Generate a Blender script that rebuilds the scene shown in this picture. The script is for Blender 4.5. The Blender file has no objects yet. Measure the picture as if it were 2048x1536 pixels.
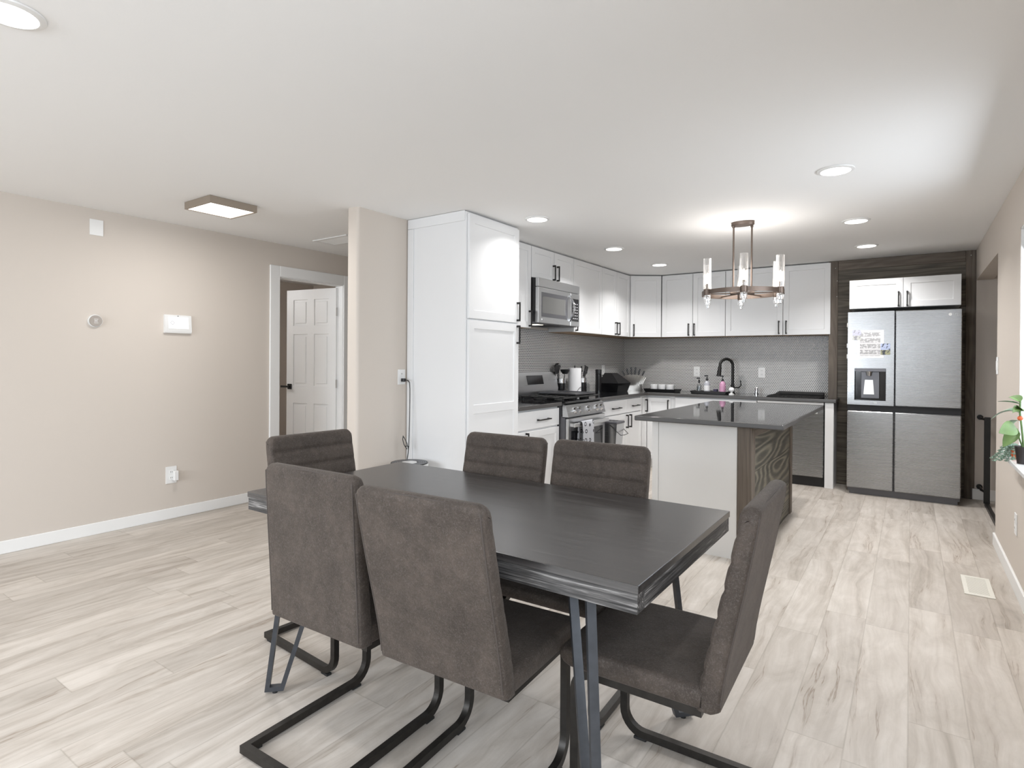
import bpy, bmesh, math, random
from mathutils import Vector, Matrix
random.seed(7)
S = bpy.context.scene
COL = S.collection
PI = math.pi
R = math.radians

# ------------------------------------------------------------------ camera, light, exposure
EYE = 1.3331
cd = bpy.data.cameras.new('camera')
cam = bpy.data.objects.new('camera', cd)
COL.objects.link(cam)
cd.sensor_width = 36.0
cd.sensor_fit = 'HORIZONTAL'
cd.lens = 1152.2 / 2048 * 36
cd.shift_y = (724.2 - 768) / 2048
cd.clip_start = 0.05
_yaw, _pit, _rol = R(34.72), R(0.228), R(0.391)
_F = Vector((-math.sin(_yaw), math.cos(_yaw), 0)); _R = Vector((math.cos(_yaw), math.sin(_yaw), 0)); _U = Vector((0, 0, 1))
_F2 = _F * math.cos(_pit) - _U * math.sin(_pit); _U2 = _U * math.cos(_pit) + _F * math.sin(_pit)
_R3 = _R * math.cos(_rol) + _U2 * math.sin(_rol); _U3 = _U2 * math.cos(_rol) - _R * math.sin(_rol)
cam.matrix_world = Matrix(((_R3.x, _U3.x, -_F2.x, 0), (_R3.y, _U3.y, -_F2.y, 0), (_R3.z, _U3.z, -_F2.z, EYE), (0, 0, 0, 1)))
S.camera = cam

W = bpy.data.worlds.new('world'); S.world = W
W.use_nodes = True
bg = W.node_tree.nodes['Background']
bg.inputs[0].default_value = (0.92, 0.96, 1.0, 1); bg.inputs[1].default_value = 0.7

S.view_settings.view_transform = 'Standard'
S.view_settings.look = 'None'
S.view_settings.gamma = 1.0
S.view_settings.use_curve_mapping = False
S.view_settings.exposure = 0.13
S.cycles.use_denoising = True
S.cycles.max_bounces = 10
S.cycles.diffuse_bounces = 6
S.cycles.glossy_bounces = 4
S.cycles.transmission_bounces = 6
S.cycles.transparent_max_bounces = 12
S.cycles.caustics_reflective = False
S.cycles.caustics_refractive = False
S.cycles.sample_clamp_indirect = 6.0


def area(name, loc, rot, sx, sy, power, color=(1, 1, 1), shape='RECTANGLE'):
    l = bpy.data.lights.new(name, 'AREA'); l.shape = shape; l.size = sx
    if shape in ('RECTANGLE', 'ELLIPSE'): l.size_y = sy
    l.energy = power; l.color = color
    if shape == 'DISK': l.spread = R(135)
    o = bpy.data.objects.new(name, l); COL.objects.link(o); o.location = loc; o.rotation_euler = rot
    return o


# daylight at the window openings (one visible on the right, the others beside and behind the camera)
WIN = [(2.95, 4.42, 0.82, 2.12), (-2.4, 0.9, 0.35, 2.15)]
DAY = (0.90, 0.965, 1.05)
area('window_daylight', (0.74, 3.685, 1.60), (0, R(62), 0), 1.2, 1.40, 36, DAY)
area('window_daylight', (0.76, -0.75, 1.45), (0, R(52), 0), 1.6, 3.1, 105, DAY)
area('window_daylight', (-2.7, -3.55, 1.6), (R(-42), 0, PI), 3.2, 1.9, 225, DAY)


# ------------------------------------------------------------------ node helpers
def new_mat(name):
    m = bpy.data.materials.new(name); m.use_nodes = True
    nt = m.node_tree; b = nt.nodes['Principled BSDF']
    return m, nt, b


def setp(b, col=None, rough=None, metal=None, spec=None, **k):
    if col is not None: b.inputs['Base Color'].default_value = (*col, 1)
    if rough is not None: b.inputs['Roughness'].default_value = rough
    if metal is not None: b.inputs['Metallic'].default_value = metal
    if spec is not None: b.inputs['Specular IOR Level'].default_value = spec
    for a, v in k.items(): b.inputs[a].default_value = v


def plain(name, col, rough=0.5, metal=0.0, spec=0.5, noise=0.0, nscale=20, bump=0.0, bscale=200):
    m, nt, b = new_mat(name); setp(b, col, rough, metal, spec)
    tc = nt.nodes.new('ShaderNodeTexCoord')
    if noise > 0:
        n = nt.nodes.new('ShaderNodeTexNoise'); n.inputs['Scale'].default_value = nscale; n.inputs['Detail'].default_value = 5
        nt.links.new(tc.outputs['Object'], n.inputs['Vector'])
        r = nt.nodes.new('ShaderNodeValToRGB')
        r.color_ramp.elements[0].position = 0.3; r.color_ramp.elements[1].position = 0.7
        r.color_ramp.elements[0].color = (*[c * (1 - noise) for c in col], 1)
        r.color_ramp.elements[1].color = (*[min(1, c * (1 + noise)) for c in col], 1)
        nt.links.new(n.outputs['Fac'], r.inputs['Fac']); nt.links.new(r.outputs['Color'], b.inputs['Base Color'])
    if bump > 0:
        n2 = nt.nodes.new('ShaderNodeTexNoise'); n2.inputs['Scale'].default_value = bscale; n2.inputs['Detail'].default_value = 3
        nt.links.new(tc.outputs['Object'], n2.inputs['Vector'])
        bp = nt.nodes.new('ShaderNodeBump'); bp.inputs['Strength'].default_value = bump; bp.inputs['Distance'].default_value = 0.002
        nt.links.new(n2.outputs['Fac'], bp.inputs['Height']); nt.links.new(bp.outputs['Normal'], b.inputs['Normal'])
    return m


class NG:
    """small math helper over a node tree"""
    def __init__(s, nt): s.nt = nt; s.n = nt.nodes; s.l = nt.links
    def m(s, op, a, b=None, c=None):
        n = s.n.new('ShaderNodeMath'); n.operation = op
        for i, v in enumerate((a, b, c)):
            if v is None: continue
            if isinstance(v, (int, float)): n.inputs[i].default_value = v
            else: s.l.new(v, n.inputs[i])
        return n.outputs[0]
    def xyz(s, src='Object'):
        t = s.n.new('ShaderNodeTexCoord'); x = s.n.new('ShaderNodeSeparateXYZ'); s.l.new(t.outputs[src], x.inputs[0])
        return x.outputs
    def comb(s, x, y, z):
        n = s.n.new('ShaderNodeCombineXYZ')
        for i, v in enumerate((x, y, z)):
            if isinstance(v, (int, float)): n.inputs[i].default_value = v
            else: s.l.new(v, n.inputs[i])
        return n.outputs[0]
    def noise(s, vec, scale=1, detail=4, rough=0.5, dist=0.0):
        n = s.n.new('ShaderNodeTexNoise'); s.l.new(vec, n.inputs['Vector']); n.inputs['Scale'].default_value = scale
        n.inputs['Detail'].default_value = detail; n.inputs['Roughness'].default_value = rough; n.inputs['Distortion'].default_value = dist
        return n.outputs['Fac']
    def white(s, vec):
        n = s.n.new('ShaderNodeTexWhiteNoise'); s.l.new(vec, n.inputs['Vector']); return n.outputs['Value']
    def ramp(s, fac, stops):
        n = s.n.new('ShaderNodeValToRGB'); s.l.new(fac, n.inputs['Fac']); e = n.color_ramp.elements
        while len(e) < len(stops): e.new(0.5)
        for i, (p, c) in enumerate(stops): e[i].position = p; e[i].color = (*c, 1) if len(c) == 3 else c
        return n.outputs['Color']
    def mix(s, fac, a, b, mode='MIX'):
        n = s.n.new('ShaderNodeMix'); n.data_type = 'RGBA'; n.blend_type = mode
        for i, v in ((0, fac), (6, a), (7, b)):
            if isinstance(v, (int, float)): n.inputs[i].default_value = v
            elif isinstance(v, tuple): n.inputs[i].default_value = (*v, 1)
            else: s.l.new(v, n.inputs[i])
        return n.outputs[2]
    def bump(s, h, strength, dist, b):
        n = s.n.new('ShaderNodeBump'); n.inputs['Strength'].default_value = strength; n.inputs['Distance'].default_value = dist
        s.l.new(h, n.inputs['Height']); s.l.new(n.outputs['Normal'], b.inputs['Normal'])


M = {}
M['wall'] = plain('wall_paint', (0.60, 0.545, 0.49), 0.75, spec=0.25, bump=0.08, bscale=160)
M['ceil'] = plain('ceiling_paint', (0.87, 0.87, 0.865), 0.85, spec=0.2, bump=0.1, bscale=120)
M['trim'] = plain('trim_paint', (0.80, 0.80, 0.79), 0.4)
M['cab'] = plain('cabinet_white', (0.77, 0.775, 0.78), 0.32, bump=0.02, bscale=60)
M['island'] = plain('island_white', (0.74, 0.735, 0.72), 0.45)
M['black'] = plain('black_metal', (0.018, 0.017, 0.016), 0.42, 0.3)
M['blackplastic'] = plain('black_plastic', (0.012, 0.012, 0.013), 0.35)
M['blackgloss'] = plain('black_gloss', (0.008, 0.008, 0.009), 0.12)
M['rubber'] = plain('black_rubber', (0.015, 0.015, 0.015), 0.75, bump=0.2)
M['frame'] = plain('chair_frame_metal', (0.03, 0.027, 0.024), 0.4, 0.6, noise=0.2, nscale=40)
M['tleg'] = plain('table_leg_metal', (0.07, 0.075, 0.085), 0.42, 0.6, noise=0.12, nscale=30)
M['chrome'] = plain('chrome', (0.75, 0.76, 0.78), 0.12, 1.0)
M['nickel'] = plain('satin_nickel', (0.6, 0.58, 0.55), 0.32, 1.0)
M['whiteplastic'] = plain('white_plastic', (0.78, 0.78, 0.77), 0.35)
M['cream'] = plain('cream_metal', (0.74, 0.72, 0.65), 0.4)
M['paper'] = plain('paper', (0.82, 0.82, 0.83), 0.85, bump=0.15, bscale=150)
M['ceramic'] = plain('ceramic', (0.78, 0.78, 0.78), 0.2)
M['brass'] = plain('bronze_metal', (0.16, 0.125, 0.105), 0.42, 0.8)
M['walnutrim'] = plain('lamp_rim', (0.30, 0.25, 0.20), 0.45, 0.3)
M['underwood'] = plain('birch_underside', (0.42, 0.29, 0.18), 0.6, noise=0.15, nscale=12)
M['marble'] = plain('marble', (0.78, 0.78, 0.77), 0.2, noise=0.12, nscale=6)
M['soil'] = plain('soil', (0.03, 0.02, 0.015), 0.9)
M['pot'] = plain('dark_pot', (0.025, 0.02, 0.02), 0.4)
M['leaf'] = plain('leaf_green', (0.11, 0.19, 0.055), 0.45, noise=0.35, nscale=14)
M['leafgrey'] = plain('leaf_grey_green', (0.20, 0.30, 0.20), 0.5, noise=0.4, nscale=16)
M['succ'] = plain('succulent_green', (0.17, 0.25, 0.19), 0.55, noise=0.3, nscale=30)
M['coral'] = plain('coral_orange', (0.75, 0.16, 0.06), 0.4)
M['greylabel'] = plain('grey_soap', (0.45, 0.46, 0.50), 0.3)
M['pink'] = plain('pink_soap', (0.62, 0.32, 0.48), 0.3)
M['darkblue'] = plain('navy_sponge', (0.04, 0.035, 0.07), 0.8)
M['thermo'] = plain('thermostat_face', (0.34, 0.30, 0.265), 0.35)
M['screengrey'] = plain('screen_ink', (0.5, 0.5, 0.52), 0.5)
M['darkink'] = plain('dark_ink', (0.06, 0.06, 0.05), 0.5)
M['ink'] = plain('white_ink', (0.85, 0.85, 0.85), 0.5)
M['greydisp'] = plain('dispenser_grey', (0.13, 0.13, 0.14), 0.35, 0.5)
M['mwwin'] = plain('microwave_mesh_window', (0.16, 0.16, 0.155), 0.25, 0.2)
M['ovenwin'] = plain('oven_glass', (0.012, 0.012, 0.014), 0.08)
M['void'] = plain('dark_gap', (0.02, 0.02, 0.022), 0.6)


def emit(name, col, s):
    m, nt, b = new_mat(name)
    setp(b, (0.8, 0.8, 0.8), 0.5); b.inputs['Emission Color'].default_value = (*col, 1); b.inputs['Emission Strength'].default_value = s
    return m


M['lampwhite'] = emit('lamp_diffuser', (1.0, 0.97, 0.93), 5.0)
M['flushwhite'] = emit('flush_diffuser', (1.0, 0.96, 0.90), 4.0)
M['bulb'] = emit('bulb_glow', (1.0, 0.86, 0.68), 14.0)
M['screen'] = emit('lit_screen', (0.97, 0.98, 1.0), 0.55)
M['mwlamp'] = emit('hob_lamp', (1.0, 0.9, 0.7), 2.0)


def glass_mat(name, tint=(1, 1, 1), refl=0.12, rough=0.02):
    m = bpy.data.materials.new(name); m.use_nodes = True; nt = m.node_tree
    nt.nodes.remove(nt.nodes['Principled BSDF'])
    out = nt.nodes['Material Output']
    t = nt.nodes.new('ShaderNodeBsdfTransparent'); t.inputs[0].default_value = (*tint, 1)
    g = nt.nodes.new('ShaderNodeBsdfGlossy'); g.inputs['Roughness'].default_value = rough; g.inputs[0].default_value = (1, 1, 1, 1)
    fr = nt.nodes.new('ShaderNodeLayerWeight'); fr.inputs[0].default_value = 0.35
    mp = nt.nodes.new('ShaderNodeMath'); mp.operation = 'MULTIPLY_ADD'; mp.inputs[1].default_value = 0.7; mp.inputs[2].default_value = refl
    nt.links.new(fr.outputs['Facing'], mp.inputs[0])
    mx = nt.nodes.new('ShaderNodeMixShader'); nt.links.new(mp.outputs[0], mx.inputs[0]); nt.links.new(t.outputs[0], mx.inputs[1]); nt.links.new(g.outputs[0], mx.inputs[2])
    nt.links.new(mx.outputs[0], out.inputs[0])
    return m


M['pane'] = glass_mat('window_glass', (0.97, 0.98, 0.98), 0.04)
M['glass'] = glass_mat('clear_ribbed_glass', (0.95, 0.95, 0.95), 0.14, 0.05)
M['crystal'] = glass_mat('crystal', (0.93, 0.94, 0.95), 0.25, 0.08)
M['bottle'] = glass_mat('clear_bottle', (0.85, 0.87, 0.88), 0.12, 0.05)


def steel_mat(name, base=0.56, rough=0.27):
    m, nt, b = new_mat(name); g = NG(nt); x, y, z = g.xyz()
    setp(b, (base, base * 1.01, base * 1.02), rough, 1.0)
    st = g.noise(g.comb(g.m('MULTIPLY', x, 2), g.m('MULTIPLY', y, 2), g.m('MULTIPLY', z, 260)), 1, 2)
    wav = g.noise(g.comb(g.m('MULTIPLY', x, 3), g.m('MULTIPLY', y, 3), g.m('MULTIPLY', z, 2.2)), 1, 1)
    h = wav
    g.bump(h, 0.22, 0.010, b)
    r = g.m('MULTIPLY_ADD', st, 0.12, rough - 0.06); nt.links.new(r, b.inputs['Roughness'])
    return m


M['steel'] = steel_mat('stainless_steel', 0.36, 0.27)
M['steel2'] = steel_mat('stainless_trim', 0.62, 0.3)
M['bin'] = steel_mat('brushed_bin_steel', 0.5, 0.25)


def floor_mat():
    m, nt, b = new_mat('oak_plank_floor'); g = NG(nt); x, y, z = g.xyz()
    PW, PL = 0.182, 1.22
    row = g.m('FLOOR', g.m('DIVIDE', x, PW)); fx = g.m('FRACT', g.m('DIVIDE', x, PW))
    sh = g.white(g.comb(row, 3.1, 0.0))
    yy = g.m('ADD', g.m('DIVIDE', y, PL), sh)
    colm = g.m('FLOOR', yy); fy = g.m('FRACT', yy)
    rid = g.white(g.comb(row, colm, 1.7)); rid2 = g.white(g.comb(row, colm, 9.3))
    off = g.m('MULTIPLY', rid, 37.0)
    warp = g.noise(g.comb(g.m('ADD', g.m('MULTIPLY', x, 2.2), off), g.m('MULTIPLY', y, 1.1), rid2), 1, 3)
    xg = g.m('ADD', x, g.m('MULTIPLY', warp, 0.22))
    grain = g.noise(g.comb(g.m('ADD', g.m('MULTIPLY', xg, 22), off), g.m('MULTIPLY', y, 0.9), off), 1, 5, 0.6)
    fine = g.noise(g.comb(g.m('ADD', g.m('MULTIPLY', xg, 130), off), g.m('MULTIPLY', y, 3.5), off), 1, 3)
    blot = g.noise(g.comb(g.m('ADD', g.m('MULTIPLY', x, 5), off), g.m('MULTIPLY', y, 1.6), off), 1, 4, 0.6)
    base = g.ramp(grain, [(0.26, (0.43, 0.385, 0.335)), (0.42, (0.555, 0.505, 0.452)), (0.58, (0.635, 0.588, 0.535)), (0.8, (0.675, 0.63, 0.58))])
    tone = g.ramp(rid, [(0.0, (0.86, 0.85, 0.84)), (0.5, (0.96, 0.955, 0.95)), (1.0, (1.04, 1.035, 1.03))])
    c = g.mix(1.0, base, tone, 'MULTIPLY')
    vein = g.ramp(g.m('ABSOLUTE', g.m('SUBTRACT', grain, 0.40)), [(0.0, (0.60, 0.53, 0.46)), (0.02, (1, 1, 1))])
    vm = g.ramp(blot, [(0.48, (0, 0, 0)), (0.62, (1, 1, 1))])
    c = g.mix(vm, c, g.mix(1.0, c, vein, 'MULTIPLY'))
    cloud = g.noise(g.comb(g.m('ADD', g.m('MULTIPLY', x, 9), off), g.m('MULTIPLY', y, 3.2), off), 1, 5, 0.65, 0.8)
    c = g.mix(1.0, c, g.ramp(cloud, [(0.36, (1, 1, 1)), (0.62, (0.84, 0.83, 0.815)), (0.75, (0.70, 0.68, 0.66))]), 'MULTIPLY')
    c = g.mix(g.m('MULTIPLY', fine, 0.12), c, (0.36, 0.31, 0.27))
    e1 = g.m('MINIMUM', fx, g.m('SUBTRACT', 1.0, fx)); e2 = g.m('MINIMUM', fy, g.m('SUBTRACT', 1.0, fy))
    seam = g.m('MINIMUM', g.m('MULTIPLY', e1, PW), g.m('MULTIPLY', e2, PL))
    sm = g.ramp(seam, [(0.0, (0.80, 0.79, 0.77)), (0.0014, (1, 1, 1))])
    c = g.mix(1.0, c, sm, 'MULTIPLY')
    nt.links.new(c, b.inputs['Base Color'])
    setp(b, None, 0.42, spec=0.4)
    g.bump(g.m('ADD', g.m('MULTIPLY', fine, 0.3), g.m('MINIMUM', g.m('MULTIPLY', seam, 300), 1.0)), 0.12, 0.002, b)
    return m


M['floor'] = floor_mat()


def tile_mat(name, ax):
    m, nt, b = new_mat(name); g = NG(nt); X = g.xyz()
    a, z = X[ax], X[2]
    s = 0.0205; h = s * 1.7320508
    def lat(oa, oz):
        da = g.m('SUBTRACT', g.m('FRACT', g.m('ADD', g.m('DIVIDE', a, s), oa)), 0.5)
        dz = g.m('SUBTRACT', g.m('FRACT', g.m('ADD', g.m('DIVIDE', z, h), oz)), 0.5)
        da = g.m('MULTIPLY', da, s); dz = g.m('MULTIPLY', dz, h)
        return g.m('SQRT', g.m('ADD', g.m('MULTIPLY', da, da), g.m('MULTIPLY', dz, dz)))
    d = g.m('MINIMUM', lat(0, 0), lat(0.5, 0.5))
    k = g.m('LESS_THAN', d, 0.0060)
    c = g.mix(k, (0.66, 0.65, 0.635), (0.018, 0.017, 0.017))
    nt.links.new(c, b.inputs['Base Color'])
    nt.links.new(g.m('MULTIPLY_ADD', k, -0.35, 0.6), b.inputs['Roughness'])
    return m


M['tilex'] = tile_mat('penny_tile_back', 0)
M['tiley'] = tile_mat('penny_tile_side', 1)


def fabric_mat():
    m, nt, b = new_mat('brown_suede_fabric'); g = NG(nt)
    t = nt.nodes.new('ShaderNodeTexCoord'); v = t.outputs['Object']
    n1 = g.noise(v, 7, 4, 0.6); n2 = g.noise(v, 34, 5, 0.65); n3 = g.noise(v, 190, 3, 0.6, 1.2)
    mixf = g.m('ADD', g.m('MULTIPLY', n1, 0.6), g.m('MULTIPLY', n2, 0.4))
    c = g.ramp(mixf, [(0.32, (0.034, 0.026, 0.021)), (0.5, (0.055, 0.043, 0.035)), (0.68, (0.086, 0.067, 0.055))])
    c = g.mix(g.m('MULTIPLY', g.ramp(n3, [(0.5, (0, 0, 0)), (0.7, (1, 1, 1))]), 0.34), c, (0.185, 0.165, 0.153))
    nt.links.new(c, b.inputs['Base Color'])
    setp(b, None, 0.68, spec=0.3)
    b.inputs['Sheen Weight'].default_value = 0.12; b.inputs['Sheen Roughness'].default_value = 0.4
    b.inputs['Sheen Tint'].default_value = (0.8, 0.72, 0.66, 1)
    g.bump(n3, 0.5, 0.004, b)
    return m


M['fabric'] = fabric_mat()
M['seam'] = plain('seam_thread', (0.062, 0.050, 0.043), 0.75)


def grain_mat(name, stops, axis, sc=(2.2, 70), rough=0.4, contour=0.0, spec=0.5, plank=None, bump=0.1, tint=None):
    """wood with the grain along axis (0 x, 1 y, 2 z); contour adds cathedral rings; plank = (axis, pitch) of board seams"""
    m, nt, b = new_mat(name); g = NG(nt); X = list(g.xyz())
    o = [i for i in range(3) if i != axis]
    L, A, B = X[axis], X[o[0]], X[o[1]]
    off = 0.0
    pid = None
    if plank:
        q = g.m('DIVIDE', X[plank[0]], plank[1]); pid = g.white(g.comb(g.m('FLOOR', q), 0.3, 5.0)); fr = g.m('FRACT', q)
        off = g.m('MULTIPLY', pid, 23.0)
    Lo = g.m('ADD', L, off) if plank else L
    wob = g.noise(g.comb(g.m('MULTIPLY', Lo, 1.6), g.m('MULTIPLY', A, 6), g.m('MULTIPLY', B, 6)), 1, 2)
    gr = g.noise(g.comb(g.m('MULTIPLY', Lo, sc[0]), g.m('MULTIPLY_ADD', wob, 2.0, g.m('MULTIPLY', A, sc[1])), g.m('MULTIPLY', B, sc[1])), 1, 5, 0.6)
    if contour > 0:
        f = g.noise(g.comb(g.m('MULTIPLY', Lo, 0.6), g.m('MULTIPLY', A, 5.0), g.m('MULTIPLY', B, 5.0)), 1, 1)
        ring = g.m('MULTIPLY_ADD', g.m('SINE', g.m('MULTIPLY', f, 80)), 0.5, 0.5)
        gr = g.m('ADD', g.m('MULTIPLY', gr, 1 - contour), g.m('MULTIPLY', ring, contour))
    c = g.ramp(gr, stops)
    if plank:
        c = g.mix(1.0, c, g.ramp(pid, [(0, (0.78, 0.77, 0.75)), (1, (1.12, 1.1, 1.08))]), 'MULTIPLY')
        e = g.m('MULTIPLY', g.m('MINIMUM', fr, g.m('SUBTRACT', 1.0, fr)), plank[1])
        c = g.mix(1.0, c, g.ramp(e, [(0.0, (0.25, 0.24, 0.22)), (0.0035, (1, 1, 1))]), 'MULTIPLY')
    nt.links.new(c, b.inputs['Base Color']); setp(b, None, rough, spec=spec)
    g.bump(gr, bump, 0.003, b)
    return m


TW = [(0.30, (0.018, 0.0165, 0.016)), (0.48, (0.036, 0.0335, 0.033)), (0.66, (0.062, 0.058, 0.057))]
M['ttop'] = grain_mat('dark_table_top', TW, 0, (1.6, 75), 0.27, spec=0.9, bump=0.05)
TE = [(0.34, (0.014, 0.013, 0.013)), (0.48, (0.050, 0.048, 0.047)), (0.58, (0.105, 0.10, 0.097)), (0.70, (0.33, 0.32, 0.31))]
M['tedge'] = grain_mat('rough_sawn_edge_long', TE, 0, (7, 190), 0.6, contour=0.10, bump=0.3)
M['tedgey'] = grain_mat('rough_sawn_edge_short', TE, 1, (7, 190), 0.6, contour=0.10, bump=0.3)
GW = [(0.25, (0.062, 0.054, 0.043)), (0.5, (0.120, 0.104, 0.083)), (0.75, (0.19, 0.165, 0.13))]
M['plank'] = grain_mat('weathered_planks', GW, 0, (1.6, 45), 0.6, contour=0.25, plank=(2, 0.135), bump=0.25)
GB = [(0.25, (0.070, 0.054, 0.041)), (0.5, (0.128, 0.103, 0.081)), (0.75, (0.19, 0.158, 0.127))]
M['boardz'] = grain_mat('weathered_board_upright', GB, 2, (1.5, 45), 0.6, contour=0.12, bump=0.2)
M['boardx'] = grain_mat('weathered_board_level', GB, 0, (1.5, 45), 0.6, contour=0.12, bump=0.2)
M['boardy'] = grain_mat('weathered_board_side', GB, 1, (1.5, 45), 0.6, contour=0.12, bump=0.2)
IW = [(0.2, (0.050, 0.047, 0.038)), (0.5, (0.090, 0.084, 0.068)), (0.82, (0.20, 0.185, 0.14))]
M['islandwood'] = grain_mat('weathered_island_planks', IW, 1, (2, 40), 0.6, contour=0.5, plank=(2, 0.29), bump=0.2)


def granite_mat():
    m, nt, b = new_mat('black_granite'); g = NG(nt); t = nt.nodes.new('ShaderNodeTexCoord')
    n = g.noise(t.outputs['Object'], 260, 2)
    nt.links.new(g.ramp(n, [(0.55, (0.010, 0.010, 0.011)), (0.75, (0.05, 0.05, 0.052))]), b.inputs['Base Color'])
    setp(b, None, 0.05, spec=1.0)
    return m


M['granite'] = granite_mat()
M['granedge'] = plain('granite_edge', (0.065, 0.062, 0.060), 0.35)


def towel_mat():
    m, nt, b = new_mat('printed_towel'); g = NG(nt); t = nt.nodes.new('ShaderNodeTexCoord')
    x, y, z = g.xyz()
    v = nt.nodes.new('ShaderNodeTexVoronoi'); v.inputs['Scale'].default_value = 13; v.inputs['Randomness'].default_value = 0.35
    nt.links.new(g.comb(0.0, y, z), v.inputs['Vector'])
    d = v.outputs['Distance']; k = g.m('LESS_THAN', g.m('ABSOLUTE', g.m('SUBTRACT', d, 0.22)), 0.055)
    nt.links.new(g.mix(k, (0.44, 0.45, 0.48), (0.04, 0.04, 0.045)), b.inputs['Base Color']); setp(b, None, 0.9)
    g.bump(g.noise(t.outputs['Object'], 300, 2), 0.3, 0.002, b)
    return m


M['towel'] = towel_mat()


def print_mat():
    m, nt, b = new_mat('printed_calendar'); g = NG(nt); x, y, z = g.xyz()
    q = g.m('FRACT', g.m('DIVIDE', z, 0.058)); n = g.noise(g.comb(g.m('MULTIPLY', x, 45), 0.0, g.m('MULTIPLY', z, 60)), 1, 3)
    k = g.m('MULTIPLY', g.m('GREATER_THAN', q, 0.28), g.m('GREATER_THAN', n, 0.46))
    nt.links.new(g.mix(k, (0.66, 0.66, 0.67), (0.38, 0.38, 0.39)), b.inputs['Base Color']); setp(b, None, 0.7)
    return m


M['calendar'] = print_mat()


def photo_mat(name, sky, dark, low):
    m, nt, b = new_mat(name); g = NG(nt); x, y, z = g.xyz()
    n = g.noise(g.comb(g.m('MULTIPLY', x, 38), 0.0, g.m('MULTIPLY', z, 38)), 1, 3)
    c = g.mix(g.m('GREATER_THAN', z, 0.0), low, sky)
    c = g.mix(g.ramp(n, [(0.52, (0, 0, 0)), (0.58, (1, 1, 1))]), c, dark)
    nt.links.new(c, b.inputs['Base Color']); setp(b, None, 0.35)
    return m


M['photo1'] = photo_mat('photo_print_pale', (0.50, 0.50, 0.62), (0.28, 0.28, 0.30), (0.52, 0.53, 0.50))
M['photo2'] = photo_mat('photo_print_blue', (0.42, 0.48, 0.66), (0.03, 0.035, 0.05), (0.30, 0.30, 0.18))


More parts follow.
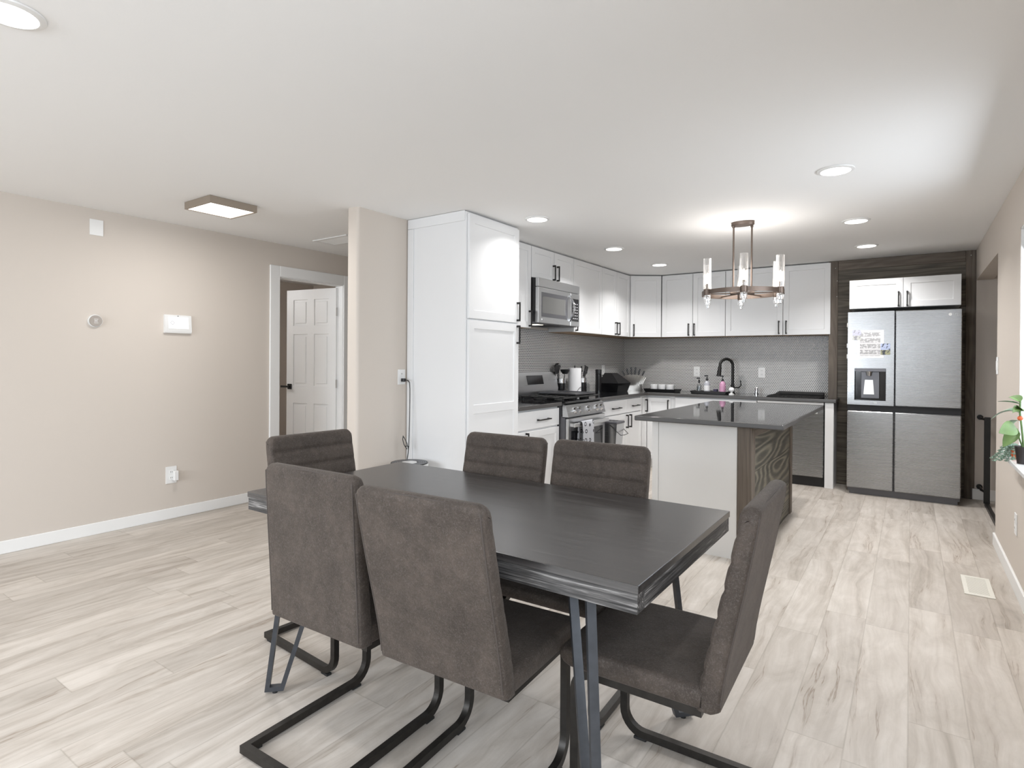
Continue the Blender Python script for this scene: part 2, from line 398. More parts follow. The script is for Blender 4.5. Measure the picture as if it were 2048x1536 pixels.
# ------------------------------------------------------------------ geometry helpers
class MB:
    def __init__(s): s.v = []; s.f = []
    def add(s, vs, fs):
        k = len(s.v); s.v += [tuple(v) for v in vs]; s.f += [tuple(i + k for i in f) for f in fs]; return s
    def box(s, x0, x1, y0, y1, z0, z1, b=0.0, tr=None):
        if x1 < x0: x0, x1 = x1, x0
        if y1 < y0: y0, y1 = y1, y0
        if z1 < z0: z0, z1 = z1, z0
        c = ((x0 + x1) / 2, (y0 + y1) / 2, (z0 + z1) / 2); h = ((x1 - x0) / 2, (y1 - y0) / 2, (z1 - z0) / 2)
        b = min(b, min(h) * 0.49)
        vs, fs = [], []
        if b <= 0:
            for sx in (-1, 1):
                for sy in (-1, 1):
                    for sz in (-1, 1): vs.append((c[0] + sx * h[0], c[1] + sy * h[1], c[2] + sz * h[2]))
            fs = [(0, 1, 3, 2), (4, 6, 7, 5), (0, 4, 5, 1), (2, 3, 7, 6), (0, 2, 6, 4), (1, 5, 7, 3)]
        else:
            ix = {}
            for sx in (-1, 1):
                for sy in (-1, 1):
                    for sz in (-1, 1):
                        sg = (sx, sy, sz)
                        for a in range(3):
                            p = [c[i] + sg[i] * (h[i] - (0 if i == a else b)) for i in range(3)]
                            ix[sg, a] = len(vs); vs.append(p)
            for a in range(3):
                o = [i for i in range(3) if i != a]
                for sa in (-1, 1):
                    lp = []
                    for p, q in ((-1, -1), (1, -1), (1, 1), (-1, 1)):
                        sg = [0, 0, 0]; sg[a] = sa; sg[o[0]] = p; sg[o[1]] = q; lp.append(ix[tuple(sg), a])
                    fs.append(lp)
                for p in (-1, 1):
                    for q in (-1, 1):
                        lo = [0, 0, 0]; hi = [0, 0, 0]; lo[a] = -1; hi[a] = 1
                        for w in (lo, hi): w[o[0]] = p; w[o[1]] = q
                        lo, hi = tuple(lo), tuple(hi)
                        fs.append((ix[lo, o[0]], ix[hi, o[0]], ix[hi, o[1]], ix[lo, o[1]]))
            for sx in (-1, 1):
                for sy in (-1, 1):
                    for sz in (-1, 1): fs.append((ix[(sx, sy, sz), 0], ix[(sx, sy, sz), 1], ix[(sx, sy, sz), 2]))
        if tr: vs = [tr(Vector(v)) for v in vs]
        return s.add(vs, fs)
    def sweep(s, path, sec, up=(0, 0, 1), closed=False, cap=True):
        P = [Vector(p) for p in path]; n = len(P)
        segs = [(P[(i + 1) % n] - P[i]).normalized() for i in range(n if closed else n - 1)]
        d = segs[0]; up = Vector(up); N = (up - d * up.dot(d))
        if N.length < 1e-6: up = Vector((1, 0, 0)); N = up - d * up.dot(d)
        N.normalize(); rings = []
        m = len(sec)
        for i in range(n):
            if closed: din = segs[i - 1]; dout = segs[i]
            else: din = segs[max(0, i - 1)]; dout = segs[min(n - 2, i)]
            if i == 0: din = dout if not closed else din
            ref = din if i > 0 else dout
            if i == 0: Nn = N
            B = ref.cross(N); bis = (din + dout); bis = bis.normalized() if bis.length > 1e-6 else ref
            ring = []
            for a, c in sec:
                off = N * c + B * a
                ring.append(P[i] + off - ref * (off.dot(bis) / max(0.15, ref.dot(bis))))
            rings.append(ring)
            if i > 0 or True:
                q = ref.rotation_difference(dout); N = (q @ N); N = (N - dout * N.dot(dout)).normalized()
        vs = [v for r in rings for v in r]; fs = []
        for i in range(n if closed else n - 1):
            j = (i + 1) % n
            for k in range(m):
                l = (k + 1) % m; fs.append((i * m + k, i * m + l, j * m + l, j * m + k))
        if cap and not closed: fs += [tuple(range(m))[::-1], tuple(range((n - 1) * m, n * m))]
        return s.add(vs, fs)
    def tube(s, path, r, seg=10, closed=False):
        return s.sweep(path, [(r * math.cos(2 * PI * k / seg), r * math.sin(2 * PI * k / seg)) for k in range(seg)], closed=closed)
    def bar(s, path, w, h, up=(0, 0, 1), closed=False):
        return s.sweep(path, [(-w / 2, -h / 2), (w / 2, -h / 2), (w / 2, h / 2), (-w / 2, h / 2)], up, closed)
    def cyl(s, p0, p1, r, r1=None, seg=24):
        r1 = r if r1 is None else r1
        p0, p1 = Vector(p0), Vector(p1); d = (p1 - p0).normalized(); a = Vector((0, 0, 1)) if abs(d.z) < 0.9 else Vector((1, 0, 0))
        u = d.cross(a).normalized(); w = d.cross(u)
        vs = [p0 + (u * math.cos(2 * PI * k / seg) + w * math.sin(2 * PI * k / seg)) * r for k in range(seg)]
        vs += [p1 + (u * math.cos(2 * PI * k / seg) + w * math.sin(2 * PI * k / seg)) * r1 for k in range(seg)]
        fs = [(k, (k + 1) % seg, seg + (k + 1) % seg, seg + k) for k in range(seg)] + [tuple(range(seg)), tuple(range(seg, 2 * seg))]
        return s.add(vs, fs)
    def lathe(s, prof, c=(0, 0, 0), seg=32, sx=1.0, sy=1.0, ring=False):
        vs, fs, idx = [], [], []
        for r, z in prof:
            if r < 1e-6: idx.append([len(vs)]); vs.append((c[0], c[1], c[2] + z))
            else:
                idx.append(list(range(len(vs), len(vs) + seg)))
                vs += [(c[0] + sx * r * math.cos(2 * PI * k / seg), c[1] + sy * r * math.sin(2 * PI * k / seg), c[2] + z) for k in range(seg)]
        for a, b in (list(zip(idx, idx[1:])) + ([(idx[-1], idx[0])] if ring else [])):
            for k in range(seg):
                l = (k + 1) % seg
                if len(a) == 1 and len(b) == 1: continue
                if len(a) == 1: fs.append((a[0], b[l], b[k]))
                elif len(b) == 1: fs.append((a[k], a[l], b[0]))
                else: fs.append((a[k], a[l], b[l], b[k]))
        if len(idx[0]) > 1 and not ring: fs.append(tuple(idx[0][::-1]))
        if len(idx[-1]) > 1 and not ring: fs.append(tuple(idx[-1]))
        return s.add(vs, fs)
    def prism(s, poly, vec):
        n = len(poly); v = Vector(vec); vs = [Vector(p) for p in poly] + [Vector(p) + v for p in poly]
        return s.add(vs, [tuple(range(n))[::-1], tuple(range(n, 2 * n))] + [(k, (k + 1) % n, n + (k + 1) % n, n + k) for k in range(n)])
    def ball(s, c, r, seg=12, rings=8, sz=1.0):
        pr = [(r * math.sin(PI * i / rings), -r * sz * math.cos(PI * i / rings)) for i in range(rings + 1)]
        pr[0] = (0, -r * sz); pr[-1] = (0, r * sz)
        return s.lathe(pr, c, seg)
    def build(s, name, mat, parent=None, loc=None, smooth=35):
        me = bpy.data.meshes.new(name)
        o0 = Vector(ROOT.get(parent.name, (0, 0, 0))) if parent else Vector(loc or (0, 0, 0))
        me.from_pydata([tuple(Vector(v) - o0) for v in s.v], [], s.f)
        bm = bmesh.new(); bm.from_mesh(me); bmesh.ops.recalc_face_normals(bm, faces=bm.faces); bm.to_mesh(me); bm.free()
        mats = mat if isinstance(mat, (list, tuple)) else [mat]
        for k in mats: me.materials.append(k)
        me.polygons.foreach_set('use_smooth', [True] * len(me.polygons))
        me.set_sharp_from_angle(angle=R(smooth))
        me.update()
        o = bpy.data.objects.new(name, me); COL.objects.link(o)
        if parent: o.parent = parent
        else: o.location = o0
        ROOT[o.name] = tuple(o0)
        return o


ROOT = {}


def tag(o, label, cat, group=None, kind=None):
    if label: o['label'] = label
    if cat: o['category'] = cat
    if group: o['group'] = group
    if kind: o['kind'] = kind
    return o


def thing(name, label, cat, loc=(0, 0, 0), group=None, rz=0.0):
    o = bpy.data.objects.new(name, None); COL.objects.link(o); o.location = loc; o.empty_display_size = 0.1
    o.rotation_euler = (0, 0, rz); ROOT[o.name] = tuple(loc)
    return tag(o, label, cat, group)


def struct(name, mb, mat, smooth=35):
    o = mb.build(name, mat, smooth=smooth); o['kind'] = 'structure'; return o


def copy_thing(o, loc, rz, label):
    def cp(a, par):
        c = a.copy(); COL.objects.link(c)
        if par: c.parent = par
        for ch in a.children: cp(ch, c)
        return c
    c = cp(o, None); c.location = loc; c.rotation_euler = (0, 0, rz); c['label'] = label
    return c


class Fr:
    """a vertical face frame: origin O, u along the face, n out of it"""
    def __init__(s, O, u, n): s.O = Vector(O); s.u = Vector(u).normalized(); s.n = Vector(n).normalized()
    def p(s, u, n, z): return s.O + s.u * u + s.n * n + Vector((0, 0, z))
    def box(s, mb, u0, u1, n0, n1, z0, z1, b=0.0): return mb.box(u0, u1, n0, n1, z0, z1, b, tr=lambda v: s.p(v.x, v.y, v.z))


def shaker(fr, u0, u1, z0, z1, t=0.02, rail=0.058, dep=0.008, mid=None, flat=False):
    mb = MB()
    if flat: return fr.box(mb, u0, u1, -t, 0, z0, z1, 0.0025)
    c = 0.0018
    A = [(u0, z0), (u1, z0), (u1, z1), (u0, z1)]
    def rect(d, n): return [fr.p(a, n, z) for a, z in ((u0 + d, z0 + d), (u1 - d, z0 + d), (u1 - d, z1 - d), (u0 + d, z1 - d))]
    vs = rect(0, -t) + rect(0, -c) + rect(c, 0)
    fs = [(3, 2, 1, 0)] + [(k, (k + 1) % 4, 4 + (k + 1) % 4, 4 + k) for k in range(4)] + [(4 + k, 4 + (k + 1) % 4, 8 + (k + 1) % 4, 8 + k) for k in range(4)]
    spans = [(z0 + rail, z1 - rail)] if not mid else [(z0 + rail, mid[0]), (mid[1], z1 - rail)]
    a, b = u0 + rail, u1 - rail
    def q(x0, x1, y0, y1, n):
        k = len(vs); vs.extend([fr.p(x0, n, y0), fr.p(x1, n, y0), fr.p(x1, n, y1), fr.p(x0, n, y1)]); return k
    for (s0, s1) in ((z0 + c, spans[0][0]), (spans[-1][1], z1 - c)): k = q(u0 + c, u1 - c, s0, s1, 0); fs.append((k, k + 1, k + 2, k + 3))
    if mid: k = q(a, b, mid[0], mid[1], 0); fs.append((k, k + 1, k + 2, k + 3))
    for (x0, x1) in ((u0 + c, a), (b, u1 - c)): k = q(x0, x1, spans[0][0], spans[-1][1], 0); fs.append((k, k + 1, k + 2, k + 3))
    for (s0, s1) in spans:
        k = q(a, b, s0, s1, 0); j = q(a + 0.003, b - 0.003, s0 + 0.003, s1 - 0.003, -dep)
        fs += [(k + i, k + (i + 1) % 4, j + (i + 1) % 4, j + i) for i in range(4)] + [(j, j + 1, j + 2, j + 3)]
    return mb.add(vs, fs)


def pull(fr, u, z0, z1, vert=True, par=None, name='handle', u1=None):
    """black bar pull; vertical at u from z0 to z1, or level from u to u1 at z0"""
    mb = MB(); g, h = 0.034, 0.0055
    if vert:
        fr.box(mb, u - h, u + h, g - 0.011, g, z0, z1, 0.001)
        for z in (z0 + 0.008, z1 - 0.008): fr.box(mb, u - 0.007, u + 0.007, 0, g - 0.010, z - 0.008, z + 0.008, 0.001)
    else:
        fr.box(mb, u, u1, g - 0.011, g, z0 - h, z0 + h, 0.001)
        for a in (u + 0.02, u1 - 0.02): fr.box(mb, a - 0.008, a + 0.008, 0, g - 0.010, z0 - 0.007, z0 + 0.007, 0.001)
    return mb.build(name, M['black'], par)


def cabinet(name, label, cat, fr, w, z0, z1, depth, doors=(), drawers=(), group=None, kick=False, under=False, bodymb=None):
    base = fr.p(w / 2, -depth / 2, z0); t = thing(name, label, cat, tuple(base), group)
    mb = bodymb or MB()
    if not bodymb:
        if kick:
            fr.box(mb, 0.0015, w - 0.0015, -depth, -0.022, z0 + 0.1, z1); fr.box(mb, 0.0015, w - 0.0015, -depth, -0.07, z0, z0 + 0.1)
        else: fr.box(mb, 0.0015, w - 0.0015, -depth, -0.022, z0 + (0.004 if under else 0), z1)
    mb.build('body', M['cab'], t)
    if under:
        u = MB(); fr.box(u, 0.002, w - 0.002, -depth, -0.022, z0, z0 + 0.0035); u.build('underside', M['underwood'], t)
    for d in doors:
        o = shaker(fr, *d['r'], rail=d.get('rail', 0.058), mid=d.get('mid')).build('door', M['cab'], t)
        if d.get('h'): pull(fr, d['h'][0], d['h'][1], d['h'][2], True, o)
    for d in drawers:
        o = shaker(fr, *d['r'], flat=True).build('drawer', M['cab'], t)
        if d.get('h'): pull(fr, d['h'][0], d['h'][2], 0, False, o, u1=d['h'][1])
    return t


def arc(c, r, a0, a1, n, ax=(0, 2), base=(0, 0, 0)):
    out = []
    for i in range(n + 1):
        a = a0 + (a1 - a0) * i / n; p = list(base); p[ax[0]] = c[0] + r * math.cos(a); p[ax[1]] = c[1] + r * math.sin(a); out.append(tuple(p))
    return out


def textmesh(name, body, size, mat, parent, pos, u, depth=0.001):
    """flat lettering on a vertical face: u = reading direction"""
    c = bpy.data.curves.new(name, 'FONT'); c.body = body; c.size = size; c.extrude = depth; c.align_x = 'LEFT'
    o = bpy.data.objects.new(name, c); COL.objects.link(o)
    dg = bpy.context.evaluated_depsgraph_get(); me = bpy.data.meshes.new_from_object(o.evaluated_get(dg))
    bpy.data.objects.remove(o); me.name = name
    u = Vector(u).normalized(); n = u.cross(Vector((0, 0, 1))); 
    pos = Vector(pos) - Vector(ROOT.get(parent.name, (0, 0, 0)))
    mt = Matrix(((u.x, 0, n.x, pos.x), (u.y, 0, n.y, pos.y), (0, 1, 0, pos.z), (0, 0, 0, 1)))
    me.transform(mt); me.materials.clear(); me.materials.append(mat)
    o = bpy.data.objects.new(name, me); COL.objects.link(o); o.parent = parent; ROOT[o.name] = ROOT[parent.name]
    return o


# ------------------------------------------------------------------ room shell
H = 2.44
XL, XR, YB, YF = -5.03, 0.515, 7.52, -3.3
struct('floor', MB().box(-7.6, 1.95, YF - 0.14, YB + 0.12, -0.1, 0.0), M['floor'])
struct('ceiling', MB().box(-7.6, 1.95, YF - 0.14, YB + 0.12, H, H + 0.1), M['ceil'])
w = MB()                                                # left wall with its doorway
w.box(XL - 0.12, XL, YF, 3.28, 0, H); w.box(XL - 0.12, XL, 4.075, YB, 0, H); w.box(XL - 0.12, XL, 3.28, 4.075, 2.135, H)
struct('wall_left', w, M['wall'])
w = MB()                                                # right wall: window, doorway, second window
x0, x1 = XR, XR + 0.13
w.box(x0, x1, YF, WIN[1][0], 0, H)
w.box(x0, x1, WIN[1][0], WIN[1][1], 0, WIN[1][2]); w.box(x0, x1, WIN[1][0], WIN[1][1], WIN[1][3], H)
w.box(x0, x1, WIN[1][1], WIN[0][0], 0, H)
w.box(x0, x1, WIN[0][0], WIN[0][1], 0, WIN[0][2]); w.box(x0, x1, WIN[0][0], WIN[0][1], WIN[0][3], H)
w.box(x0, x1, WIN[0][1], 5.48, 0, H); w.box(x0, x1, 5.48, 7.21, 2.14, H)
struct('wall_right', w, M['wall'])
w = MB()
w.box(XL - 0.12, 1.95, YB, YB + 0.12, 0, H)
struct('wall_back', w, M['wall'])
w = MB()                                                # wall behind the camera with its wide window opening
w.box(XL - 0.12, -4.4, YF - 0.14, YF, 0, H); w.box(-1.0, XR + 0.13, YF - 0.14, YF, 0, H); w.box(-4.4, -1.0, YF - 0.14, YF, 0, 0.1); w.box(-4.4, -1.0, YF - 0.14, YF, 2.3, H)
struct('wall_front', w, M['wall'])
pw = MB(); rr = 0.022                                   # partition with bullnose corners at its free end
poly = [(-3.31, YB, 0)] + [(-3.31 - rr + rr * math.cos(a), 2.80 + rr - rr * math.sin(a), 0) for a in [PI / 2 * k / 6 for k in range(7)]] + \
       [(-3.43 + rr - rr * math.sin(a), 2.80 + rr - rr * math.cos(a), 0) for a in [PI / 2 * k / 6 for k in range(7)]] + [(-3.43, YB, 0)]
pw.prism(poly, (0, 0, H)); struct('wall_kitchen', pw, M['wall'])
w = MB(); w.box(0.517, 1.95, 7.21, 7.33, 0, H); struct('wall_side_hall', w, M['wall'])
w = MB(); w.box(1.83, 1.95, 4.6, 7.21, 0, H); w.box(0.645, 1.83, 4.6, 4.72, 0, H); struct('wall_hall_far', w, M['wall'])
w = MB(); w.box(-7.6, -7.48, 1.6, 5.6, 0, H); w.box(-7.48, XL - 0.12, 1.6, 1.72, 0, H); w.box(-7.48, XL - 0.12, 5.48, 5.6, 0, H)
struct('wall_bedroom', w, M['wall'])

# baseboards
def bboard(name, mb): struct(name, mb, M['trim'])
b = MB(); b.box(XL, XL + 0.013, YF, 3.19, 0, 0.088, 0.003); bboard('baseboard_left', b)
b = MB(); b.box(XR - 0.014, XR, YF, 5.492, 0, 0.092, 0.004); b.box(XR - 0.014, XR + 0.13, 5.48, 5.494, 0, 0.092, 0.004); bboard('baseboard_right', b)
b = MB(); b.box(0.50, 1.83, 7.196, 7.21, 0, 0.105, 0.004); bboard('baseboard_back', b)
b = MB(); b.box(-3.443, -3.297, 2.787, 2.80, 0, 0.088, 0.003); b.box(-3.31, -3.297, 2.80, 3.28, 0, 0.088, 0.003); b.box(-3.443, -3.43, 2.80, YB, 0, 0.088, 0.003); bboard('baseboard_pier', b)
b = MB(); b.box(XL, XL + 0.013, 4.17, YB, 0, 0.088, 0.003); bboard('baseboard_hall', b)

# door casing and jamb
t = MB()
t.box(XL, XL + 0.018, 3.193, 3.297, 0, 2.225, 0.004); t.box(XL, XL + 0.018, 4.058, 4.162, 0, 2.225, 0.004); t.box(XL, XL + 0.018, 3.297, 4.058, 2.121, 2.225, 0.004)
t.box(XL - 0.12, XL, 3.281, 3.30, 0, 2.134); t.box(XL - 0.12, XL, 4.055, 4.074, 0, 2.134); t.box(XL - 0.12, XL, 3.30, 4.055, 2.115, 2.134)
struct('trim_1', t, M['trim'])

# six-panel door swung into the room beyond
dr = thing('door_1', None, None, (-5.115, 4.035, 0)); dr['kind'] = 'structure'
dv = Vector((-0.705, -0.115, 0)).normalized(); dn = Vector((dv.y, -dv.x, 0)) * 1.0
if dn.y > 0: dn = -dn
df = Fr((-5.115, 4.035, 0), dv, dn)
mb = MB(); DWD, DH = 0.725, 2.10
df.box(mb, 0, DWD, -0.036, -0.008, 0.012, DH)
st = 0.105
for a0, a1 in ((0, st), (DWD / 2 - 0.05, DWD / 2 + 0.05), (DWD - st, DWD)): df.box(mb, a0, a1, -0.01, 0, 0.012, DH, 0.003)
rows = [(0.012, 0.24), (0.83, 1.03), (1.60, 1.70), (DH - 0.115, DH)]
for z0, z1 in rows: df.box(mb, 0.001, DWD - 0.001, -0.011, -0.0003, z0, z1, 0.003)
for (pz0, pz1) in ((0.24, 0.83), (1.03, 1.60), (1.70, DH - 0.115)):
    for a0, a1 in ((st, DWD / 2 - 0.05), (DWD / 2 + 0.05, DWD - st)): df.box(mb, a0 + 0.025, a1 - 0.025, -0.012, -0.001, pz0 + 0.025, pz1 - 0.025, 0.009)
mb.build('slab', M['trim'], dr)
k = MB(); df.box(k, DWD - 0.085, DWD - 0.025, 0, 0.012, 0.985, 1.045, 0.003); k.cyl(df.p(DWD - 0.055, 0.01, 1.015), df.p(DWD - 0.055, 0.045, 1.015), 0.011)
df.box(k, DWD - 0.08, DWD + 0.035, 0.040, 0.056, 1.004, 1.026, 0.004); k.build('door_handle', M['black'], dr)
for z in (1.84, 1.06, 0.25):
    k = MB(); k.box(-5.137, -5.133, 4.0385, 4.054, z - 0.045, z + 0.045); df.box(k, -0.0035, -0.0005, -0.034, 0.004, z - 0.045, z + 0.045)
    k.cyl((-5.125, 4.046, z - 0.047), (-5.125, 4.046, z + 0.047), 0.006, seg=10); k.build('hinge', M['nickel'], dr)

# windows
def window(n, mbf, pane):
    o = struct(n, mbf, M['trim']); p = pane.build('window_glass', M['pane'], o); return o
for i, (a0, a1, z0, z1) in enumerate(WIN):
    f = MB(); xx0, xx1 = XR + 0.055, XR + 0.115
    f.box(xx0, xx1, a0, a0 + 0.05, z0, z1, 0.004); f.box(xx0, xx1, a1 - 0.05, a1, z0, z1, 0.004); f.box(xx0, xx1, a0, a1, z0, z0 + 0.05, 0.004); f.box(xx0, xx1, a0, a1, z1 - 0.05, z1, 0.004)
    f.box(xx0, xx1, (a0 + a1) / 2 - 0.025, (a0 + a1) / 2 + 0.025, z0, z1, 0.004)
    f.box(XR + 0.002, xx0, a0, a0 + 0.012, z0, z1); f.box(XR + 0.002, xx0, a1 - 0.012, a1, z0, z1); f.box(XR + 0.002, xx0, a0, a1, z1 - 0.012, z1)
    g = MB(); g.box(XR + 0.083, XR + 0.087, a0 + 0.04, a1 - 0.04, z0 + 0.04, z1 - 0.04)
    window('window_%d' % (i + 1), f, g)
f = MB()
for a in (-4.4, -2.73, -1.05): f.box(a, a + 0.05, YF - 0.10, YF - 0.05, 0.1, 2.3, 0.004)
f.box(-4.4, -1.0, YF - 0.10, YF - 0.05, 0.1, 0.16); f.box(-4.4, -1.0, YF - 0.10, YF - 0.05, 2.24, 2.3)
g = MB(); g.box(-4.38, -1.02, YF - 0.077, YF - 0.073, 0.13, 2.27); window('window_3', f, g)
s = MB(); s.box(0.437, XR + 0.05, 2.90, 4.50, 0.790, 0.816, 0.004); struct('trim_2', s, M['marble'])

# ------------------------------------------------------------------ backsplash and wood surround
w = MB(); w.box(-3.3095, -3.303, 3.99, YB - 0.001, 0.90, 1.66); struct('wall_tiles_left', w, M['tiley'])
w = MB(); w.box(-3.302, -0.752, YB - 0.0075, YB - 0.0005, 0.90, 1.66); struct('wall_tiles_back', w, M['tilex'])

YW = 7.21
ws = thing('wood_surround', 'weathered brown plank surround framing the fridge niche', 'wall panelling', (-0.1, YW, 0))
p = MB(); p.box(-0.70, -0.545, YW + 0.012, YW + 0.05, 0, 2.36); p.box(0.40, 0.47, YW + 0.012, YW + 0.05, 0, 2.36); p.box(-0.545, 0.40, YW + 0.012, YW + 0.05, 2.10, 2.36); p.build('plank_panel', M['plank'], ws)
p = MB(); p.box(-0.752, -0.664, YW, YW + 0.05, 0, H - 0.002, 0.003); p.build('trim_board', M['boardz'], ws)
p = MB(); p.box(0.436, 0.5145, YW, YW + 0.05, 0, H - 0.002, 0.003); p.build('trim_board', M['boardz'], ws)
p = MB(); p.box(-0.663, 0.435, YW, YW + 0.05, 2.335, H - 0.002, 0.003); p.build('trim_board', M['boardx'], ws)
for (x, z) in ((-0.69, 2.36), (-0.672, 2.22), (-0.675, 2.05), (0.475, 2.39)): MB().ball((x, YW - 0.0005, z), 0.004, 8, 6).build('nail_head', M['ink'], ws)

# ------------------------------------------------------------------ kitchen cabinets, left run (faces +x) and back run (faces -y)
XU, XB, YU, YBs = -2.985, -2.715, 7.20, 6.89
ZU = 1.637
fx = lambda x, y: Fr((x, y, 0), (0, 1, 0), (1, 0, 0))
fy = lambda y, x: Fr((x, y, 0), (1, 0, 0), (0, -1, 0))

# pantry
pf = fx(-2.69, 3.305)
pb = MB(); pf.box(pb, 0, 0.68, -0.612, -0.022, 0.1, 2.43); pf.box(pb, 0.005, 0.675, -0.612, -0.09, 0, 0.1)
pt = cabinet('pantry_cabinet', 'tall white pantry cabinet at the end of the left kitchen run', 'cabinet', pf, 0.68, 0, 2.43, 0.612,
             doors=[{'r': (0.016, 0.672, 1.64, 2.415), 'h': (0.645, 1.652, 1.81), 'rail': 0.062},
                    {'r': (0.016, 0.672, 0.115, 1.628), 'h': (0.645, 1.465, 1.618), 'rail': 0.062, 'mid': (0.925, 0.99)}], bodymb=pb)
p = MB(); p.box(-3.302, -3.24, 3.296, 3.3045, 0, 2.36, 0.001); p.box(-3.302, -2.72, 3.296, 3.3045, 2.362, 2.437, 0.001); p.build('filler_strip', M['cab'], pt)

UG = 'white upper wall cabinets'
DU = 0.317
def upper(label, fr, w, doors, z0=ZU, depth=DU): return cabinet('wall_cabinet', label, 'cabinet', fr, w, z0, 2.430, depth, doors=doors, group=UG, under=True)
def dz(u0, u1, h=None, z0=ZU): return {'r': (u0 + 0.002, u1 - 0.002, z0 + 0.001, 2.424), 'h': h}
HZ = (ZU + 0.012, ZU + 0.165)
upper('white upper cabinet squeezed between the pantry and the microwave', fx(XU, 3.99), 0.63, [dz(0, 0.63, (0.595, *HZ))])
upper('short white two-door cabinet above the microwave', fx(XU, 4.625), 0.835, [dz(0, 0.428, (0.40, 2.135, 2.29), 2.125), dz(0.430, 0.835, (0.478, 2.135, 2.29), 2.125)], z0=2.125)
upper('single-door white upper cabinet directly right of the microwave', fx(XU, 5.463), 0.69, [dz(0, 0.69, (0.045, *HZ))])
upper('white upper cabinet with two handles side by side, left of the corner cabinet', fx(XU, 6.156), 0.81, [dz(0, 0.405, (0.362, *HZ)), dz(0.407, 0.81, (0.447, *HZ))])
# diagonal corner cabinet
ca, cb = Vector((XU, 6.969, 0)), Vector((-2.650, YU, 0)); du = (cb - ca).normalized(); dn = Vector((du.y, -du.x, 0))
cf = Fr(ca, du, dn); wl = (cb - ca).length
pb = MB(); ins = dn * -0.022
poly = [ca + ins + du * 0.004, cb + ins - du * 0.004, Vector((-2.652, YB - 0.01, 0)), Vector((-3.30, YB - 0.01, 0)), Vector((-3.30, 6.970, 0)), Vector((XU - 0.01, 6.970, 0))]
pb.prism([p + Vector((0, 0, ZU + 0.004)) for p in poly], (0, 0, 2.43 - ZU - 0.004))
t = cabinet('wall_cabinet', 'diagonal white upper cabinet in the kitchen corner', 'cabinet', cf, wl, ZU, 2.43, 0.3, doors=[dz(0.004, wl - 0.004, (0.05, *HZ))], group=UG, bodymb=pb)
u = MB(); u.prism([p + Vector((0, 0, ZU)) for p in poly], (0, 0, 0.0035)); u.build('underside', M['underwood'], t)
upper('two-door white upper cabinet just right of the diagonal corner cabinet', fy(YU, -2.646), 0.792, [dz(0, 0.396, (0.350, *HZ)), dz(0.398, 0.792, (0.420, *HZ))])
upper('widest white upper cabinet, ending at the wood surround', fy(YU, -1.852), 1.119, [dz(0, 0.637, (0.597, *HZ)), dz(0.639, 1.119, (0.674, *HZ))])
cabinet('wall_cabinet', 'low white two-door cabinet above the fridge', 'cabinet', fy(6.85, -0.529), 0.912, 1.878, 2.172, 0.66,
        doors=[{'r': (0.001, 0.458, 1.880, 2.170), 'h': (0.421, 1.886, 2.035)}, {'r': (0.461, 0.911, 1.880, 2.170), 'h': (0.492, 1.886, 2.035)}], group=UG)

BG = 'white base cabinets'
ZC = 0.902
cabinet('base_cabinet', 'white base cabinet with wide drawer between pantry and range', 'cabinet', fx(XB, 3.99), 0.715, 0, ZC, 0.585,
        doors=[{'r': (0.003, 0.712, 0.115, 0.712), 'h': (0.145, 0.55, 0.705)}], drawers=[{'r': (0.003, 0.712, 0.728, 0.886), 'h': (0.31, 0.525, 0.802)}], group=BG, kick=True)
cabinet('base_cabinet', 'white base cabinet with two drawers over two doors, right of the range', 'cabinet', fx(XB, 5.525), 1.19, 0, ZC, 0.585,
        doors=[{'r': (0.003, 0.772, 0.115, 0.716), 'h': (0.727, 0.552, 0.705)}, {'r': (0.776, 1.187, 0.115, 0.716), 'h': (0.822, 0.552, 0.705)}],
        drawers=[{'r': (0.003, 0.732, 0.728, 0.886), 'h': (0.325, 0.545, 0.798)}, {'r': (0.736, 1.187, 0.728, 0.886), 'h': (0.88, 1.08, 0.798)}], group=BG, kick=True)
# L-shaped corner base cabinet
pb = MB(); poly = [(-2.737, 6.718), (-2.737, 6.912), (-2.362, 6.912), (-2.362, YB - 0.01), (-3.30, YB - 0.01), (-3.30, 6.718)]
pb.prism([(a, c, 0.1) for a, c in poly], (0, 0, ZC - 0.1))
poly = [(-2.79, 6.718), (-2.79, 6.97), (-2.362, 6.97), (-2.362, YB - 0.01), (-3.30, YB - 0.01), (-3.30, 6.718)]
pb.prism([(a, c, 0.0) for a, c in poly], (0, 0, 0.1))
t = cabinet('base_cabinet', 'L-shaped white corner base cabinet with two hinged leaves', 'cabinet', fx(XB, 6.717), 0.2, 0, ZC, 0.585, doors=[{'r': (0.06, 0.171, 0.115, 0.875), 'h': (0.12, 0.70, 0.855), 'rail': 0.03}], group=BG, bodymb=pb)
b2 = fy(YBs, XB); o = shaker(b2, 0.004, 0.30, 0.115, 0.875, rail=0.05).build('door', M['cab'], t); pull(b2, 0.275, 0.70, 0.855, True, o)
sk = fy(YBs, -2.36)
cabinet('base_cabinet', 'white sink base cabinet under the black faucet', 'cabinet', sk, 0.938, 0, ZC, 0.62,
        doors=[{'r': (0.004, 0.467, 0.115, 0.715), 'h': (0.43, 0.55, 0.70)}, {'r': (0.471, 0.934, 0.115, 0.715), 'h': (0.508, 0.55, 0.70)}], drawers=[{'r': (0.004, 0.934, 0.73, 0.89)}], group=BG, kick=True)
ep = MB(); ep.box(-0.745, -0.663, 6.88, YW - 0.002, 0, ZC, 0.002)
tag(ep.build('end_panel', M['cab'], loc=(-0.704, 7.04, 0)), 'white upright end panel between the dishwasher and fridge', 'panel')

